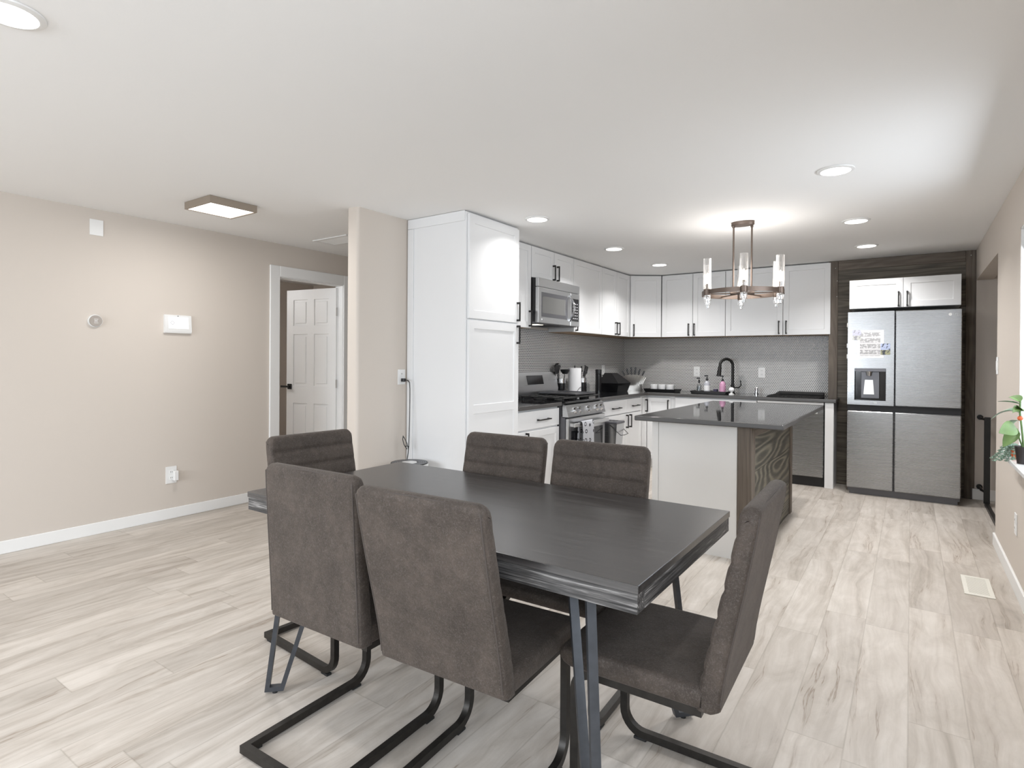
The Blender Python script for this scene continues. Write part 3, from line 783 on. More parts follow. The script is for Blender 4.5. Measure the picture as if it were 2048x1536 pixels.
# dishwasher
dw = thing('dishwasher', 'stainless dishwasher beside the white end panel', 'dishwasher', (-1.08, 7.1, 0))
p = MB(); p.box(-1.418, -0.757, 6.93, 7.48, 0.1, ZC); p.build('tub', M['greydisp'], dw)
p = MB(); p.box(-1.416, -0.757, 6.88, 6.929, 0.105, 0.872, 0.006); d = p.build('door', M['steel'], dw)
p = MB(); p.box(-1.416, -0.757, 6.885, 6.929, 0.874, 0.9, 0.003); p.build('control_strip', M['whiteplastic'], dw)
p = MB(); p.cyl((-1.36, 6.845, 0.79), (-0.81, 6.845, 0.79), 0.011)
for x in (-1.34, -0.83): p.cyl((x, 6.845, 0.79), (x, 6.88, 0.79), 0.009, seg=12)
p.build('handle', M['steel2'], d)
p = MB(); p.box(-1.416, -0.757, 6.93, 7.2, 0.0, 0.099); p.build('toe_kick', M['blackplastic'], dw)

# countertops
ZT = 0.94
def slab(mb, poly, z0=ZC + 0.001, z1=ZT):
    mb.prism([(a, c, z0) for a, c in poly], (0, 0, z1 - z0))
def granite_top(name, label, poly, cat='countertop', z0=ZC + 0.001, z1=ZT, edge=None):
    mb = MB(); slab(mb, poly, z0, z1)
    me_loc = (sum(p[0] for p in poly) / len(poly), sum(p[1] for p in poly) / len(poly), z0)
    o = mb.build(name, [M['granite'], M['granedge']], loc=me_loc)
    for pl_ in o.data.polygons:
        if abs(pl_.normal.z) < 0.5: pl_.material_index = 1
    bv = o.modifiers.new('edge_round', 'BEVEL'); bv.width = 0.006; bv.segments = 3; bv.limit_method = 'ANGLE'
    return tag(o, label, cat)
granite_top('countertop', 'short black granite countertop between pantry and range', [(-3.302, 3.988), (-2.688, 3.988), (-2.688, 4.712), (-3.302, 4.712)])
granite_top('countertop', 'long L-shaped black granite countertop running round the corner', [(-3.302, 5.518), (-2.688, 5.518), (-2.688, 6.86), (-0.64, 6.86), (-0.64, YW - 0.002), (-0.755, YW - 0.002), (-0.755, YB - 0.009), (-3.302, YB - 0.009)])

# ------------------------------------------------------------------ range
RY0, RY1, RXF = 4.72, 5.51, -2.66
rg = thing('gas_range', 'stainless gas range under the microwave', 'stove', (-2.98, 5.115, 0))
p = MB(); p.box(-3.295, RXF, RY0, RY1, 0.02, 0.79); p.box(-3.295, RXF - 0.03, RY0, RY1, 0.79, 0.925); p.build('body', M['greydisp'], rg)
p = MB(); p.box(-3.2, RXF + 0.0, RY0, RY1, 0.925, 0.943, 0.004); p.build('cooktop', M['blackgloss'], rg)
p = MB(); p.prism([(-3.295, RY0, 0.945), (-3.205, RY0, 0.945), (-3.195, RY0, 1.03), (-3.235, RY0, 1.205), (-3.295, RY0, 1.205)], (0, RY1 - RY0, 0)); bgd = p.build('back_guard', M['steel2'], rg)
p = MB(); p.box(-3.2045, -3.2035, RY0 + 0.02, RY1 - 0.02, 0.955, 1.028); p.build('vent_strip', M['blackplastic'], bgd)
tv = Vector((-0.04, 0, 0.175)).normalized(); nv = Vector((0.175, 0, 0.04)).normalized()
def bgp(y, k, d): return Vector((-3.195, y, 1.03)) + tv * k + nv * d
p = MB(); a = [bgp(4.91, 0.05, 0.001), bgp(5.22, 0.05, 0.001), bgp(5.22, 0.145, 0.001), bgp(4.91, 0.145, 0.001)]; p.prism(a, nv * 0.002); p.build('display', M['blackgloss'], bgd)
for k, y in enumerate((RY0 + 0.02, RY0 + 0.275, RY0 + 0.53)):
    p = MB(); yw = 0.24
    for yy in (y, y + yw): p.box(-3.17, -2.685, yy - 0.006, yy + 0.006, 0.965, 0.977, 0.002)
    for xx in (-3.165, -3.05, -2.93, -2.81, -2.69): p.box(xx - 0.006, xx + 0.006, y, y + yw, 0.965, 0.979, 0.002)
    for xx in (-3.16, -2.70):
        for yy in (y + 0.01, y + yw - 0.01): p.box(xx - 0.006, xx + 0.006, yy - 0.006, yy + 0.006, 0.943, 0.966)
    p.box(-3.165, -2.69, y + yw / 2 - 0.005, y + yw / 2 + 0.005, 0.965, 0.977, 0.002)
    p.build('grate', M['rubber'], rg)
for x in (-3.05, -2.81):
    for y in (RY0 + 0.14, RY0 + 0.395, RY0 + 0.65):
        p = MB(); p.lathe([(0.0, 0.943), (0.045, 0.943), (0.045, 0.953), (0.03, 0.958), (0, 0.958)], (x, y, 0), 20); p.build('burner', M['rubber'], rg)
p = MB(); p.prism([(-2.70, RY0, 0.798), (-2.625, RY0, 0.798), (-2.655, RY0, 0.905), (-2.70, RY0, 0.924)], (0, RY1 - RY0, 0)); cp = p.build('control_panel', M['steel2'], rg)
kn = Vector((0.107, 0, 0.03)).normalized()
for y in (4.86, 4.955, 5.14, 5.325, 5.42):
    c = Vector((-2.640, y, 0.850)); p = MB(); p.cyl(c + kn * 0.001, c + kn * 0.008, 0.036, seg=24); p.cyl(c + kn * 0.008, c + kn * 0.034, 0.031, 0.027, 24); p.build('knob', M['chrome'], cp)
p = MB(); p.box(RXF + 0.001, -2.628, RY0 + 0.002, RY1 - 0.002, 0.20, 0.785, 0.006); od = p.build('oven_door', M['steel2'], rg)
p = MB(); p.box(-2.628, -2.6255, RY0 + 0.06, RY1 - 0.06, 0.28, 0.665, 0.001); p.build('oven_window', M['ovenwin'], od)
p = MB(); p.box(-2.588, -2.570, RY0 + 0.025, RY1 - 0.025, 0.705, 0.742, 0.006)
for y in (RY0 + 0.04, RY1 - 0.04): p.box(-2.628, -2.586, y - 0.012, y + 0.012, 0.708, 0.739, 0.004)
p.build('handle', M['steel2'], od)
p = MB(); p.box(RXF + 0.001, -2.63, RY0 + 0.002, RY1 - 0.002, 0.03, 0.19, 0.005); p.build('drawer', M['steel2'], rg)
# towel over the oven handle
tw = MB(); prof = [(-2.612, 0.52), (-2.606, 0.60), (-2.602, 0.70), (-2.600, 0.735), (-2.592, 0.748), (-2.579, 0.751), (-2.566, 0.747), (-2.559, 0.735), (-2.557, 0.70), (-2.555, 0.6), (-2.553, 0.50), (-2.552, 0.40)]
vs, fs, ny = [], [], 12
for sgn in (0, 1):
    for i, (x, z) in enumerate(prof):
        for j in range(ny + 1):
            y = 4.87 + 0.24 * j / ny; wv = 0.004 * math.sin(j * 1.3 + i * 0.2) * (0.2 if 2 < i < 8 else 1)
            nx = 0.004 * sgn * (-1 if i < 4 else 1); nz = 0.004 * sgn if 3 <= i <= 7 else 0
            vs.append((x + wv + nx, y, z + nz))
n1 = len(prof) * (ny + 1); L = ny + 1
for i in range(len(prof) - 1):
    for j in range(ny):
        a = i * L + j; fs += [(a, a + 1, a + L + 1, a + L), (n1 + a, n1 + a + L, n1 + a + L + 1, n1 + a + 1)]
for i in range(len(prof) - 1):
    for j in (0, ny): a = i * L + j; fs.append((a, a + L, n1 + a + L, n1 + a))
for i in (0, len(prof) - 1):
    for j in range(ny): a = i * L + j; fs.append((a, a + 1, n1 + a + 1, n1 + a))
tw.add(vs, fs); tag(tw.build('dish_towel', M['towel'], loc=(-2.58, 5.08, 0.4)), 'grey dish towel with dark ring prints hanging on the oven handle', 'towel')
# griddle plate lying on the grates
gp = thing('griddle_plate', 'flat black griddle plate lying on the range grates', 'griddle', (-2.95, 5.2, 0.98))
p = MB(); p.box(-3.15, -2.72, 5.03, 5.46, 0.981, 0.993, 0.004); p.build('plate', M['blackplastic'], gp)
p = MB(); p.bar([(-3.145, 5.035, 0.998), (-2.725, 5.035, 0.998), (-2.725, 5.455, 0.998), (-3.145, 5.455, 0.998)], 0.008, 0.01, closed=True); p.build('rim', M['greydisp'], gp)

# ------------------------------------------------------------------ microwave
mw = thing('microwave', 'stainless over-range microwave under the short cabinet', 'microwave', (-3.1, 5.04, 1.685))
MY0, MY1, MX = 4.63, 5.452, -2.945
p = MB(); p.box(-3.30, MX, MY0, MY1, 1.70, 2.118); p.build('case', M['blackplastic'], mw)
p = MB(); p.box(-3.30, MX, MY0, MY1, 1.684, 1.699); bs = p.build('underside_grille', M['greydisp'], mw)
p = MB(); p.box(-3.12, -3.02, 4.78, 4.90, 1.681, 1.6838); p.build('cooktop_lamp', M['mwlamp'], bs)
p = MB(); p.box(-3.2, -2.99, 4.98, 5.2, 1.681, 1.6838); p.build('filter', M['void'], bs)
p = MB(); p.box(MX + 0.0005, -2.908, MY0, MY1, 2.035, 2.118, 0.004); p.build('vent_strip', M['steel2'], mw)
p = MB(); p.box(MX + 0.0005, -2.908, MY0, 5.255, 1.688, 2.032, 0.004); md = p.build('door', M['steel2'], mw)
p = MB(); p.box(-2.908, -2.9065, 4.685, 5.195, 1.748, 1.985, 0.0005); wn = p.build('door_window', M['greydisp'], md)
p = MB(); p.box(-2.9065, -2.9058, 4.70, 5.15, 1.785, 1.945, 0.0002); p.build('mesh_screen', M['mwwin'], wn)
p = MB(); pts = [(-2.908 + 0.055 * math.sin(PI * k / 14) + 0.002, 5.235 + 0.0 * k, 1.735 + 0.265 * k / 14) for k in range(15)]; p.sweep(pts, [(-0.012, -0.006), (0.012, -0.006), (0.012, 0.006), (-0.012, 0.006)], (1, 0, 0)); p.build('handle', M['chrome'], md)
p = MB(); p.box(MX + 0.0005, -2.908, 5.258, MY1, 1.688, 2.032, 0.004); cp = p.build('control_panel', M['steel2'], mw)
p = MB(); p.box(-2.908, -2.9068, 5.285, 5.43, 1.74, 1.975, 0.0005); kp = p.build('keypad', M['blackgloss'], cp)
for r_ in range(6):
    for c_ in range(3): MB().box(-2.9068, -2.9062, 5.305 + c_ * 0.04, 5.325 + c_ * 0.04, 1.765 + r_ * 0.03, 1.775 + r_ * 0.03).build('key', M['screengrey'], kp)
p = MB(); p.cyl((-2.908, 4.692, 1.722), (-2.9068, 4.692, 1.722), 0.009, seg=20); p.build('badge', M['ink'], md)
textmesh('badge_letters', 'LG', 0.018, M['screengrey'], md, (-2.9075, 4.705, 1.716), (0, 1, 0))

# ------------------------------------------------------------------ fridge
fg = thing('refrigerator', 'large stainless four-door refrigerator in the wood niche', 'refrigerator', (-0.073, 7.1, 0))
FX0, FX1, FM, FY = -0.531, 0.387, -0.134, 6.75
p = MB(); p.box(FX0 + 0.004, FX1 - 0.004, 6.815, 7.50, 0.03, 1.832); p.box(FX0 + 0.02, FX1 - 0.02, 6.80, 7.48, 0.0, 0.065); p.build('cabinet_body', M['greydisp'], fg)
p = MB(); p.box(FX0, FX1, 6.79, 6.814, 0.842, 0.908); p.build('handle_recess', M['void'], fg)
def fdoor(x0, x1, z0, z1, hole=None):
    mb = MB()
    if not hole: mb.box(x0, x1, FY, 6.813, z0, z1, 0.007)
    else:
        a, b, c, d = hole
        mb.box(x0, x1, 6.80, 6.813, z0, z1)
        mb.box(x0, a, FY, 6.80, z0, z1, 0.0); mb.box(b, x1, FY, 6.80, z0, z1, 0.0); mb.box(a, b, FY, 6.80, z0, c, 0.0); mb.box(a, b, FY, 6.80, d, z1, 0.0)
    return mb.build('door', M['steel'], fg)
hole = (-0.470, -0.203, 0.952, 1.272)
d1 = fdoor(FX0, FM - 0.004, 0.906, 1.838, hole)
d2 = fdoor(FM + 0.004, FX1, 0.906, 1.838)
d3 = fdoor(FX0, FM - 0.004, 0.068, 0.842); d4 = fdoor(FM + 0.004, FX1, 0.068, 0.842)
a, b, c, d = hole
p = MB(); p.box(a, b, 6.796, 6.7995, c, d); p.box(a, a + 0.003, 6.752, 6.796, c, d); p.box(b - 0.003, b, 6.752, 6.796, c, d); p.box(a, b, 6.752, 6.796, c, c + 0.004); p.build('dispenser_niche', M['blackgloss'], d1)
p = MB(); p.box(a + 0.003, b - 0.003, 6.752, 6.795, d - 0.03, d - 0.001); p.build('dispenser_head', M['greydisp'], d1)
p = MB(); p.box(a + 0.055, b - 0.055, 6.775, 6.7955, c + 0.02, d - 0.032, 0.003); dp = p.build('dispenser_panel', M['greydisp'], d1)
p = MB(); xm = (a + b) / 2 - 0.01
p.prism([(xm - 0.034, 6.774, d - 0.115), (xm + 0.034, 6.774, d - 0.115), (xm + 0.046, 6.774, c + 0.06), (xm - 0.046, 6.774, c + 0.06)], (0, -0.008, 0)); p.build('paddle', M['nickel'], dp)
p = MB(); p.cyl((xm, 6.765, d - 0.031), (xm, 6.765, d - 0.075), 0.03, 0.022, 20); p.build('spout', M['chrome'], dp)
p = MB(); p.cyl((0.297, FY - 0.0012, 1.786), (0.297, FY, 1.786), 0.0135, seg=24); p.build('badge', M['ink'], d2)
textmesh('badge_letters', 'LG', 0.03, M['screengrey'], d2, (0.316, FY - 0.001, 1.776), (1, 0, 0))
textmesh('badge_letters', 'UV', 0.018, M['ink'], d1, (-0.30, FY - 0.001, 0.924), (1, 0, 0))

# paper and photos held on the fridge door
pg = 'papers on the fridge door'
p = MB(); p.box(-0.447, -0.224, FY - 0.0022, FY - 0.0008, 1.376, 1.652); o = p.build('calendar_sheet', M['paper'], loc=(-0.335, FY - 0.0015, 1.514)); tag(o, 'white printed calendar sheet on the left fridge door', 'paper', pg)
q = MB(); q.box(-0.425, -0.252, FY - 0.0026, FY - 0.0023, 1.395, 1.632); q.build('print_rows', M['calendar'], o)
p = MB(); p.box(-0.489, -0.415, FY - 0.0040, FY - 0.0028, 1.555, 1.655); o = p.build('photo_magnet', M['photo1'], loc=(-0.45, FY - 0.0034, 1.60)); tag(o, 'pale photo at the upper left corner of the calendar sheet', 'photo', pg)
p = MB(); p.box(-0.250, -0.170, FY - 0.0040, FY - 0.0028, 1.408, 1.518); o = p.build('photo_magnet', M['photo2'], loc=(-0.21, FY - 0.0034, 1.455)); tag(o, 'blue photo with dark subject at the lower right corner of the calendar sheet', 'photo', pg)
for z, mt, lb in ((1.71, 'cream', 'cream magnet highest on the fridge left side'), (1.50, 'ceramic', 'white magnet midway on the fridge left side'), (1.39, 'whiteplastic', 'small white magnet lowest on the fridge left side')):
    p = MB(); p.box(FX0 - 0.010, FX0 - 0.0005, 6.762, 6.795, z - 0.022, z + 0.022, 0.004); tag(p.build('fridge_magnet', M[mt], loc=(FX0 - 0.005, 6.78, z)), lb, 'magnet', 'magnets on the fridge side')

# ------------------------------------------------------------------ island
il = thing('kitchen_island', 'white kitchen island with wood-clad side facing the fridge', 'island', (-1.2, 4.83, 0))
IX0, IX1, IY0, IY1 = -1.545, -0.86, 4.03, 5.62
p = MB(); p.box(IX0 + 0.001, IX1 - 0.022, IY0 + 0.02, IY1 - 0.002, 0.0, 0.905); p.build('body', M['island'], il)
p = MB(); p.box(IX0, IX0 + 0.045, IY0, IY0 + 0.0195, 0, 0.905, 0.001); p.build('corner_stile', M['island'], il)
p = MB(); p.box(IX0 + 0.047, -0.955, IY0 + 0.004, IY0 + 0.0195, 0, 0.905); p.build('front_panel', M['island'], il)
p = MB(); p.box(-0.953, IX1, IY0, IY0 + 0.0195, 0, 0.905, 0.002); p.build('corner_board', M['boardz'], il)
p = MB(); p.box(IX1 - 0.021, IX1 + 0.0, IY0 + 0.0205, IY0 + 0.10, 0, 0.905, 0.002); p.build('corner_board', M['boardz'], il)
p = MB(); p.box(IX1 - 0.021, IX1 + 0.0, IY1 - 0.085, IY1, 0, 0.905, 0.002); p.build('corner_board', M['boardz'], il)
p = MB(); p.box(IX1 - 0.021, IX1 - 0.001, IY0 + 0.101, IY1 - 0.086, 0.825, 0.905, 0.002); p.build('top_board', M['boardy'], il)
p = MB(); p.box(IX1 - 0.021, IX1 - 0.012, IY0 + 0.101, IY1 - 0.086, 0, 0.824); p.build('plank_side', M['islandwood'], il)
granite_top('island_top', 'black polished granite top overhanging the island', [(-1.625, 3.885), (-0.645, 3.885), (-0.645, 5.86), (-1.625, 5.86)], z0=0.906, z1=ZT)

# ------------------------------------------------------------------ sink area and counter things
fc = thing('faucet', 'black gooseneck faucet standing behind the sink', 'faucet', (-1.80, 7.36, ZT))
BX, BY = -1.80, 7.36
p = MB(); p.lathe([(0.0, 0.0005), (0.03, 0.0005), (0.03, 0.008), (0.022, 0.014), (0.022, 0.10), (0.0165, 0.105), (0.0, 0.105)], (BX, BY, ZT), 24); p.build('base', M['black'], fc)
nd = Vector((-0.72, -0.69, 0)).normalized()
p = MB(); cx, zt, rr = 0.085, ZT + 0.335, 0.085
path = [(BX, BY, ZT + 0.10), (BX, BY, zt)] + [tuple(Vector((BX, BY, 0)) + nd * (cx - rr * math.cos(a)) + Vector((0, 0, zt + rr * math.sin(a)))) for a in [PI * k / 14 for k in range(1, 14)]]
e = Vector((BX, BY, 0)) + nd * 2 * cx; path += [tuple(e + Vector((0, 0, zt - 0.01)))]
p.tube(path, 0.017, 14); p.build('spout', M['black'], fc)
p = MB(); p.cyl(e + Vector((0, 0, zt - 0.008)), e + nd * 0.015 + Vector((0, 0, zt - 0.125)), 0.020, 0.027, 18); p.build('spray_head', M['black'], fc)
p = MB(); h0 = Vector((BX + 0.015, BY - 0.015, ZT + 0.075)); p.tube([h0, h0 + Vector((0.07, -0.03, 0.0)), h0 + Vector((0.095, -0.035, 0.03)), h0 + Vector((0.085, -0.03, 0.085))], 0.007, 10); p.build('lever', M['black'], fc)

p = MB(); p.lathe([(0, 0.0005), (0.026, 0.0005), (0.026, 0.012), (0.019, 0.016), (0.019, 0.075), (0.015, 0.082), (0, 0.082)], (-1.525, 7.36, ZT), 24)
tag(p.build('air_gap', M['chrome'], loc=(-1.525, 7.36, ZT)), 'small chrome cylinder on the counter right of the faucet', 'sink fitting')

def tray(name, label, x0, x1, y0, y1, h=0.025):
    p = MB(); p.box(x0 + 0.02, x1 - 0.02, y0 + 0.015, y1 - 0.015, ZT + 0.0005, ZT + 0.006, 0.001)
    vs = []; fs = []
    for (d, z) in ((0.015, 0.004), (0.0, h), (0.006, h), (0.02, 0.008)):
        vs += [(x0 + d, y0 + d, ZT + z), (x1 - d, y0 + d, ZT + z), (x1 - d, y1 - d, ZT + z), (x0 + d, y1 - d, ZT + z)]
    for r_ in range(4):
        for k in range(4): fs.append((r_ * 4 + k, r_ * 4 + (k + 1) % 4, ((r_ + 1) % 4) * 4 + (k + 1) % 4, ((r_ + 1) % 4) * 4 + k))
    p.add(vs, fs); return tag(p.build(name, M['blackplastic'], loc=((x0 + x1) / 2, (y0 + y1) / 2, ZT)), label, 'tray')
tray('serving_tray', 'black tray holding three white cups near the kitchen corner', -2.79, -2.38, 6.95, 7.20, 0.04)
for k, nm in enumerate(('left of the three white cups on the black tray', 'middle of the three white cups on the black tray', 'right of the three white cups on the black tray')):
    cx = -2.695 + k * 0.105; t = thing('cup', nm, 'cup', (cx, 7.075, ZT + 0.0075), 'white cups on the tray')
    p = MB(); p.lathe([(0, 0), (0.042, 0), (0.048, 0.01), (0.049, 0.085), (0.046, 0.085), (0.045, 0.012), (0, 0.01)], (cx, 7.075, ZT + 0.0075), 28); p.build('body', M['ceramic'], t)
    p = MB(); p.tube([(cx, 7.125, ZT + 0.075), (cx, 7.148, ZT + 0.068), (cx, 7.148, ZT + 0.035), (cx, 7.125, ZT + 0.025)], 0.005, 8); p.build('handle', M['ceramic'], t)
tray('sink_tray', 'long black tray with soap bottles beside the faucet', -2.235, -1.80, 7.05, 7.28, 0.03)
def pump(x, y, label, mat, r, h, cap=True):
    t = thing('soap_bottle', label, 'bottle', (x, y, ZT + 0.009), 'soap bottles on the sink tray'); z = ZT + 0.009
    p = MB(); p.lathe([(0, 0), (r, 0), (r, h * 0.75), (r * 0.85, h * 0.86), (r * 0.35, h), (0, h)], (x, y, z), 24); b_ = p.build('bottle', mat, t)
    p = MB(); p.lathe([(r + 0.0006, h * 0.18), (r + 0.0006, h * 0.6), (r, h * 0.6), (r, h * 0.18)], (x, y, z), 24, ring=True); p.build('paper_label', M['ink'] if mat is M['greylabel'] else mat, b_)
    p = MB(); p.cyl((x, y, z + h), (x, y, z + h + 0.025), r * 0.38, seg=14); p.cyl((x, y, z + h + 0.025), (x, y, z + h + 0.055), 0.005, seg=8); p.box(x - 0.032, x + 0.012, y - 0.007, y + 0.007, z + h + 0.053, z + h + 0.066, 0.002); p.build('pump_head', M['blackplastic'], t)
pump(-2.153, 7.17, 'clear soap bottle, leftmost on the sink tray', M['bottle'], 0.028, 0.115)
pump(-2.053, 7.16, 'grey soap pump bottle, middle of the sink tray', M['greylabel'], 0.036, 0.145)
pump(-1.860, 7.13, 'pink soap pump bottle next to the faucet', M['pink'], 0.036, 0.145)
p = MB(); p.box(-1.970, -1.925, 7.12, 7.19, ZT + 0.0105, ZT + 0.055, 0.006); tag(p.build('sponge', M['darkblue'], loc=(-1.947, 7.155, ZT + 0.0105)), 'dark blue sponge between the grey and pink soap bottles', 'sponge')
br = thing('dish_brush', 'round white dish brush at the counter edge in front of the faucet', 'brush', (-1.717, 6.97, ZT))
p = MB(); p.ball((-1.717, 6.97, ZT + 0.062), 0.032, 16, 10, 0.9); p.build('bristle_head', M['paper'], br)
p = MB(); p.lathe([(0, 0.0008), (0.03, 0.0008), (0.03, 0.012), (0.012, 0.022), (0.010, 0.045), (0, 0.045)], (-1.717, 6.97, ZT), 18); p.build('stand', M['whiteplastic'], br)
rk = MB(); y0, y1, x0, x1 = 6.93, 7.35, -1.33, -0.80
rk.box(x0, x1, y0, y1, ZT + 0.0005, ZT + 0.007, 0.002)
for k in range(24): x = x0 + 0.012 + k * (x1 - x0 - 0.024) / 23; rk.box(x - 0.004, x + 0.004, y0 + 0.01, y1 - 0.01, ZT + 0.007, ZT + 0.016, 0.001)
rk.prism([(x0, y1 - 0.02, ZT + 0.007), (x1, y1 - 0.02, ZT + 0.007), (x1, y1, ZT + 0.05), (x0 + 0.06, y1, ZT + 0.05)], (0, 0.006, 0)); rk.box(x0 + 0.08, x1, y1 - 0.1, y1, ZT + 0.016, ZT + 0.04, 0.01)
tag(rk.build('drying_mat', M['rubber'], loc=((x0 + x1) / 2, 7.14, ZT)), 'ribbed black dish drying mat at the right end of the counter', 'drying mat')

# wall outlets over the counters and elsewhere
def outlet(name, label, fr, u, z, w=0.075, h=0.12, kind='duplex', cat='outlet', group='outlets and switches'):
    t = thing(name, label, cat, tuple(fr.p(u, 0.002, z)), group)
    p = MB(); fr.box(p, u - w / 2, u + w / 2, 0.0005, 0.006, z - h / 2, z + h / 2, 0.002); p.build('cover_plate', M['whiteplastic'], t)
    if kind == 'duplex':
        for s_ in (-1, 1):
            p = MB(); fr.box(p, u - 0.017, u + 0.017, 0.006, 0.0085, z + s_ * 0.024 - 0.016, z + s_ * 0.024 + 0.016, 0.001); so = p.build('socket', M['whiteplastic'], t)
            p = MB()
            for q in (-0.006, 0.006): fr.box(p, u + q - 0.0015, u + q + 0.0015, 0.0085, 0.0088, z + s_ * 0.024 - 0.004, z + s_ * 0.024 + 0.007)
            p.build('slots', M['darkink'], so)
    elif kind == 'rocker':
        p = MB(); fr.box(p, u - 0.018, u + 0.018, 0.006, 0.010, z - 0.034, z + 0.034, 0.002); p.build('rocker', M['whiteplastic'], t)
    return t
bf = fy(YB - 0.0075, 0); kf = fx(-3.303, 0)
outlet('wall_outlet', 'white outlet on the tiles above the clear soap bottle', bf, -2.285, 1.198, 0.078, 0.125)
outlet('wall_outlet', 'white outlet on the tiles right of the faucet', bf, -1.497, 1.197, 0.08, 0.125)
ok = outlet('wall_outlet', 'white outlet on the left tiles behind the black box', kf, 6.85, 1.21, 0.08, 0.125)
outlet('wall_outlet', 'white outlet on the beige pier beside the pantry', fx(-3.31, 0), 3.240, 1.192, 0.078, 0.118)
outlet('wall_outlet', 'white outlet low on the right wall under the window sill', Fr((XR, 0, 0), (0, -1, 0), (-1, 0, 0)), -4.463, 0.39, 0.075, 0.125)
outlet('wall_switch', 'white switch plate at the edge of the doorway on the right wall', Fr((XR, 0, 0), (0, -1, 0), (-1, 0, 0)), -5.42, 1.315, 0.08, 0.125, 'rocker', 'switch')
lf = fx(XL, 0)
ol = outlet('wall_outlet', 'white outlet with plug low on the left wall beside the door', lf, 2.313, 0.362, 0.086, 0.14)
p = MB(); lf.box(p, 2.32, 2.355, 0.009, 0.045, 0.315, 0.395, 0.004); tag(p.build('plug_adapter', M['whiteplastic'], loc=(XL + 0.02, 2.337, 0.355)), 'white plug-in adapter in the left wall outlet', 'adapter')
outlet('blank_cover_plate', 'blank white cover plate high on the left wall', lf, 1.775, 2.303, 0.088, 0.118, 'blank', 'cover plate')
outlet('wall_switch', 'cream switch plate on the wall seen through the open doorway', Fr((-7.48, 0, 0), (0, 1, 0), (1, 0, 0)), 4.62, 0.86, 0.08, 0.12, 'rocker', 'switch')

# counter left of the corner
def crock(y, x, label, r=0.052, h=0.185):
    p = MB(); z = ZT + 0.0008
    p.lathe([(0, 0), (r, 0), (r, h), (r - 0.004, h), (r - 0.004, 0.006), (0, 0.006)], (x, y, z), 28)
    t = thing('utensil_crock', label, 'utensil holder', (x, y, z), 'utensil crocks'); p.build('cup', M['blackgloss'], t)
    p = MB(); p.lathe([(r + 0.0005, h * 0.74), (r + 0.0012, h * 0.74), (r + 0.0012, h + 0.002), (r - 0.004, h + 0.002), (r - 0.004, h * 0.74)], (x, y, z), 28, ring=True); p.build('rim_band', M['chrome'], t)
    return Vector((x, y, z + 0.012))
UT = 'kitchen utensils in the crocks'
def utensil(name, label, base, tip, head):
    base, tip = Vector(base), Vector(tip); d = (tip - base).normalized(); p = MB(); p.tube([base, tip], 0.0045, 8)
    side = d.cross(Vector((1, 0, 0))).normalized()
    fn = d.cross(side).normalized()
    def fl(pts, t=0.004): p.prism([tip + side * a + d * c - fn * t / 2 for a, c in pts], fn * t)
    if head == 'disc': fl([(0.052 * math.sin(2 * PI * k / 20), 0.045 - 0.052 * math.cos(2 * PI * k / 20)) for k in range(20)])
    if head == 'spoon': p.ball(tuple(tip + d * 0.03), 0.036, 14, 8, 1.25)
    if head == 'ladle': p.lathe([(0, -0.03), (0.03, -0.026), (0.05, 0.0), (0.055, 0.022), (0.051, 0.022), (0.03, -0.018), (0, -0.022)], tuple(tip + d * 0.02), 22)
    if head == 'turner':
        for a in (-0.034, -0.012, 0.012, 0.034): fl([(a - 0.006, 0.01), (a + 0.006, 0.01), (a + 0.012, 0.085), (a - 0.004, 0.085)])
        fl([(-0.02, -0.005), (0.02, -0.005), (0.042, 0.015), (-0.042, 0.015)]); fl([(-0.042, 0.08), (0.05, 0.08), (0.052, 0.092), (-0.04, 0.092)])
    if head == 'scraper': fl([(-0.028, 0.0), (0.028, 0.0), (0.034, 0.06), (-0.012, 0.075)], 0.008)
    if head == 'whisk':
        for k in range(5):
            a = PI * k / 5; pts = [tip + (side * math.cos(a) + fn * math.sin(a)) * (0.022 * math.sin(PI * q / 8)) * (1 if True else 1) + d * (0.07 * q / 8) for q in range(9)]; p.tube(pts, 0.0012, 5)
    if head == 'ring': fl([(0.012, 0), (0.016, 0.03), (0, 0.04), (-0.016, 0.03), (-0.012, 0)])
    return tag(p.build(name, M['blackplastic'] if head != 'whisk' else M['chrome'], loc=tuple(base)), label, 'utensil', UT)
b1 = crock(5.60, -3.215, 'black crock with chrome rim, left of the paper towel roll')
utensil('skimmer', 'round black skimmer leaning left over the range', b1 + Vector((0, -0.01, 0)), b1 + Vector((0, -0.075, 0.235)), 'disc')
utensil('ladle', 'black ladle in the left crock, bowl toward the towel roll', b1 + Vector((0.01, 0.01, 0)), b1 + Vector((0.03, 0.035, 0.235)), 'ladle')
utensil('serving_spoon', 'black serving spoon in the left crock, tallest bowl', b1 + Vector((-0.01, 0.0, 0)), b1 + Vector((-0.035, -0.01, 0.275)), 'spoon')
utensil('whisk', 'wire whisk upright in the left crock', b1 + Vector((0.0, 0.0, 0)), b1 + Vector((0.0, -0.045, 0.26)), 'whisk')
pr_ = thing('paper_towel_roll', 'white paper towel roll on a wire holder beside the range', 'paper towels', (-3.14, 5.785, ZT))
p = MB(); p.lathe([(0.02, 0.012), (0.074, 0.012), (0.074, 0.305), (0.02, 0.305)], (-3.14, 5.785, ZT), 36, ring=True); p.build('roll', M['paper'], pr_)
p = MB(); p.lathe([(0, 0.0008), (0.08, 0.0008), (0.08, 0.006), (0.006, 0.01), (0.006, 0.32), (0.011, 0.325), (0, 0.335)], (-3.14, 5.785, ZT), 28)
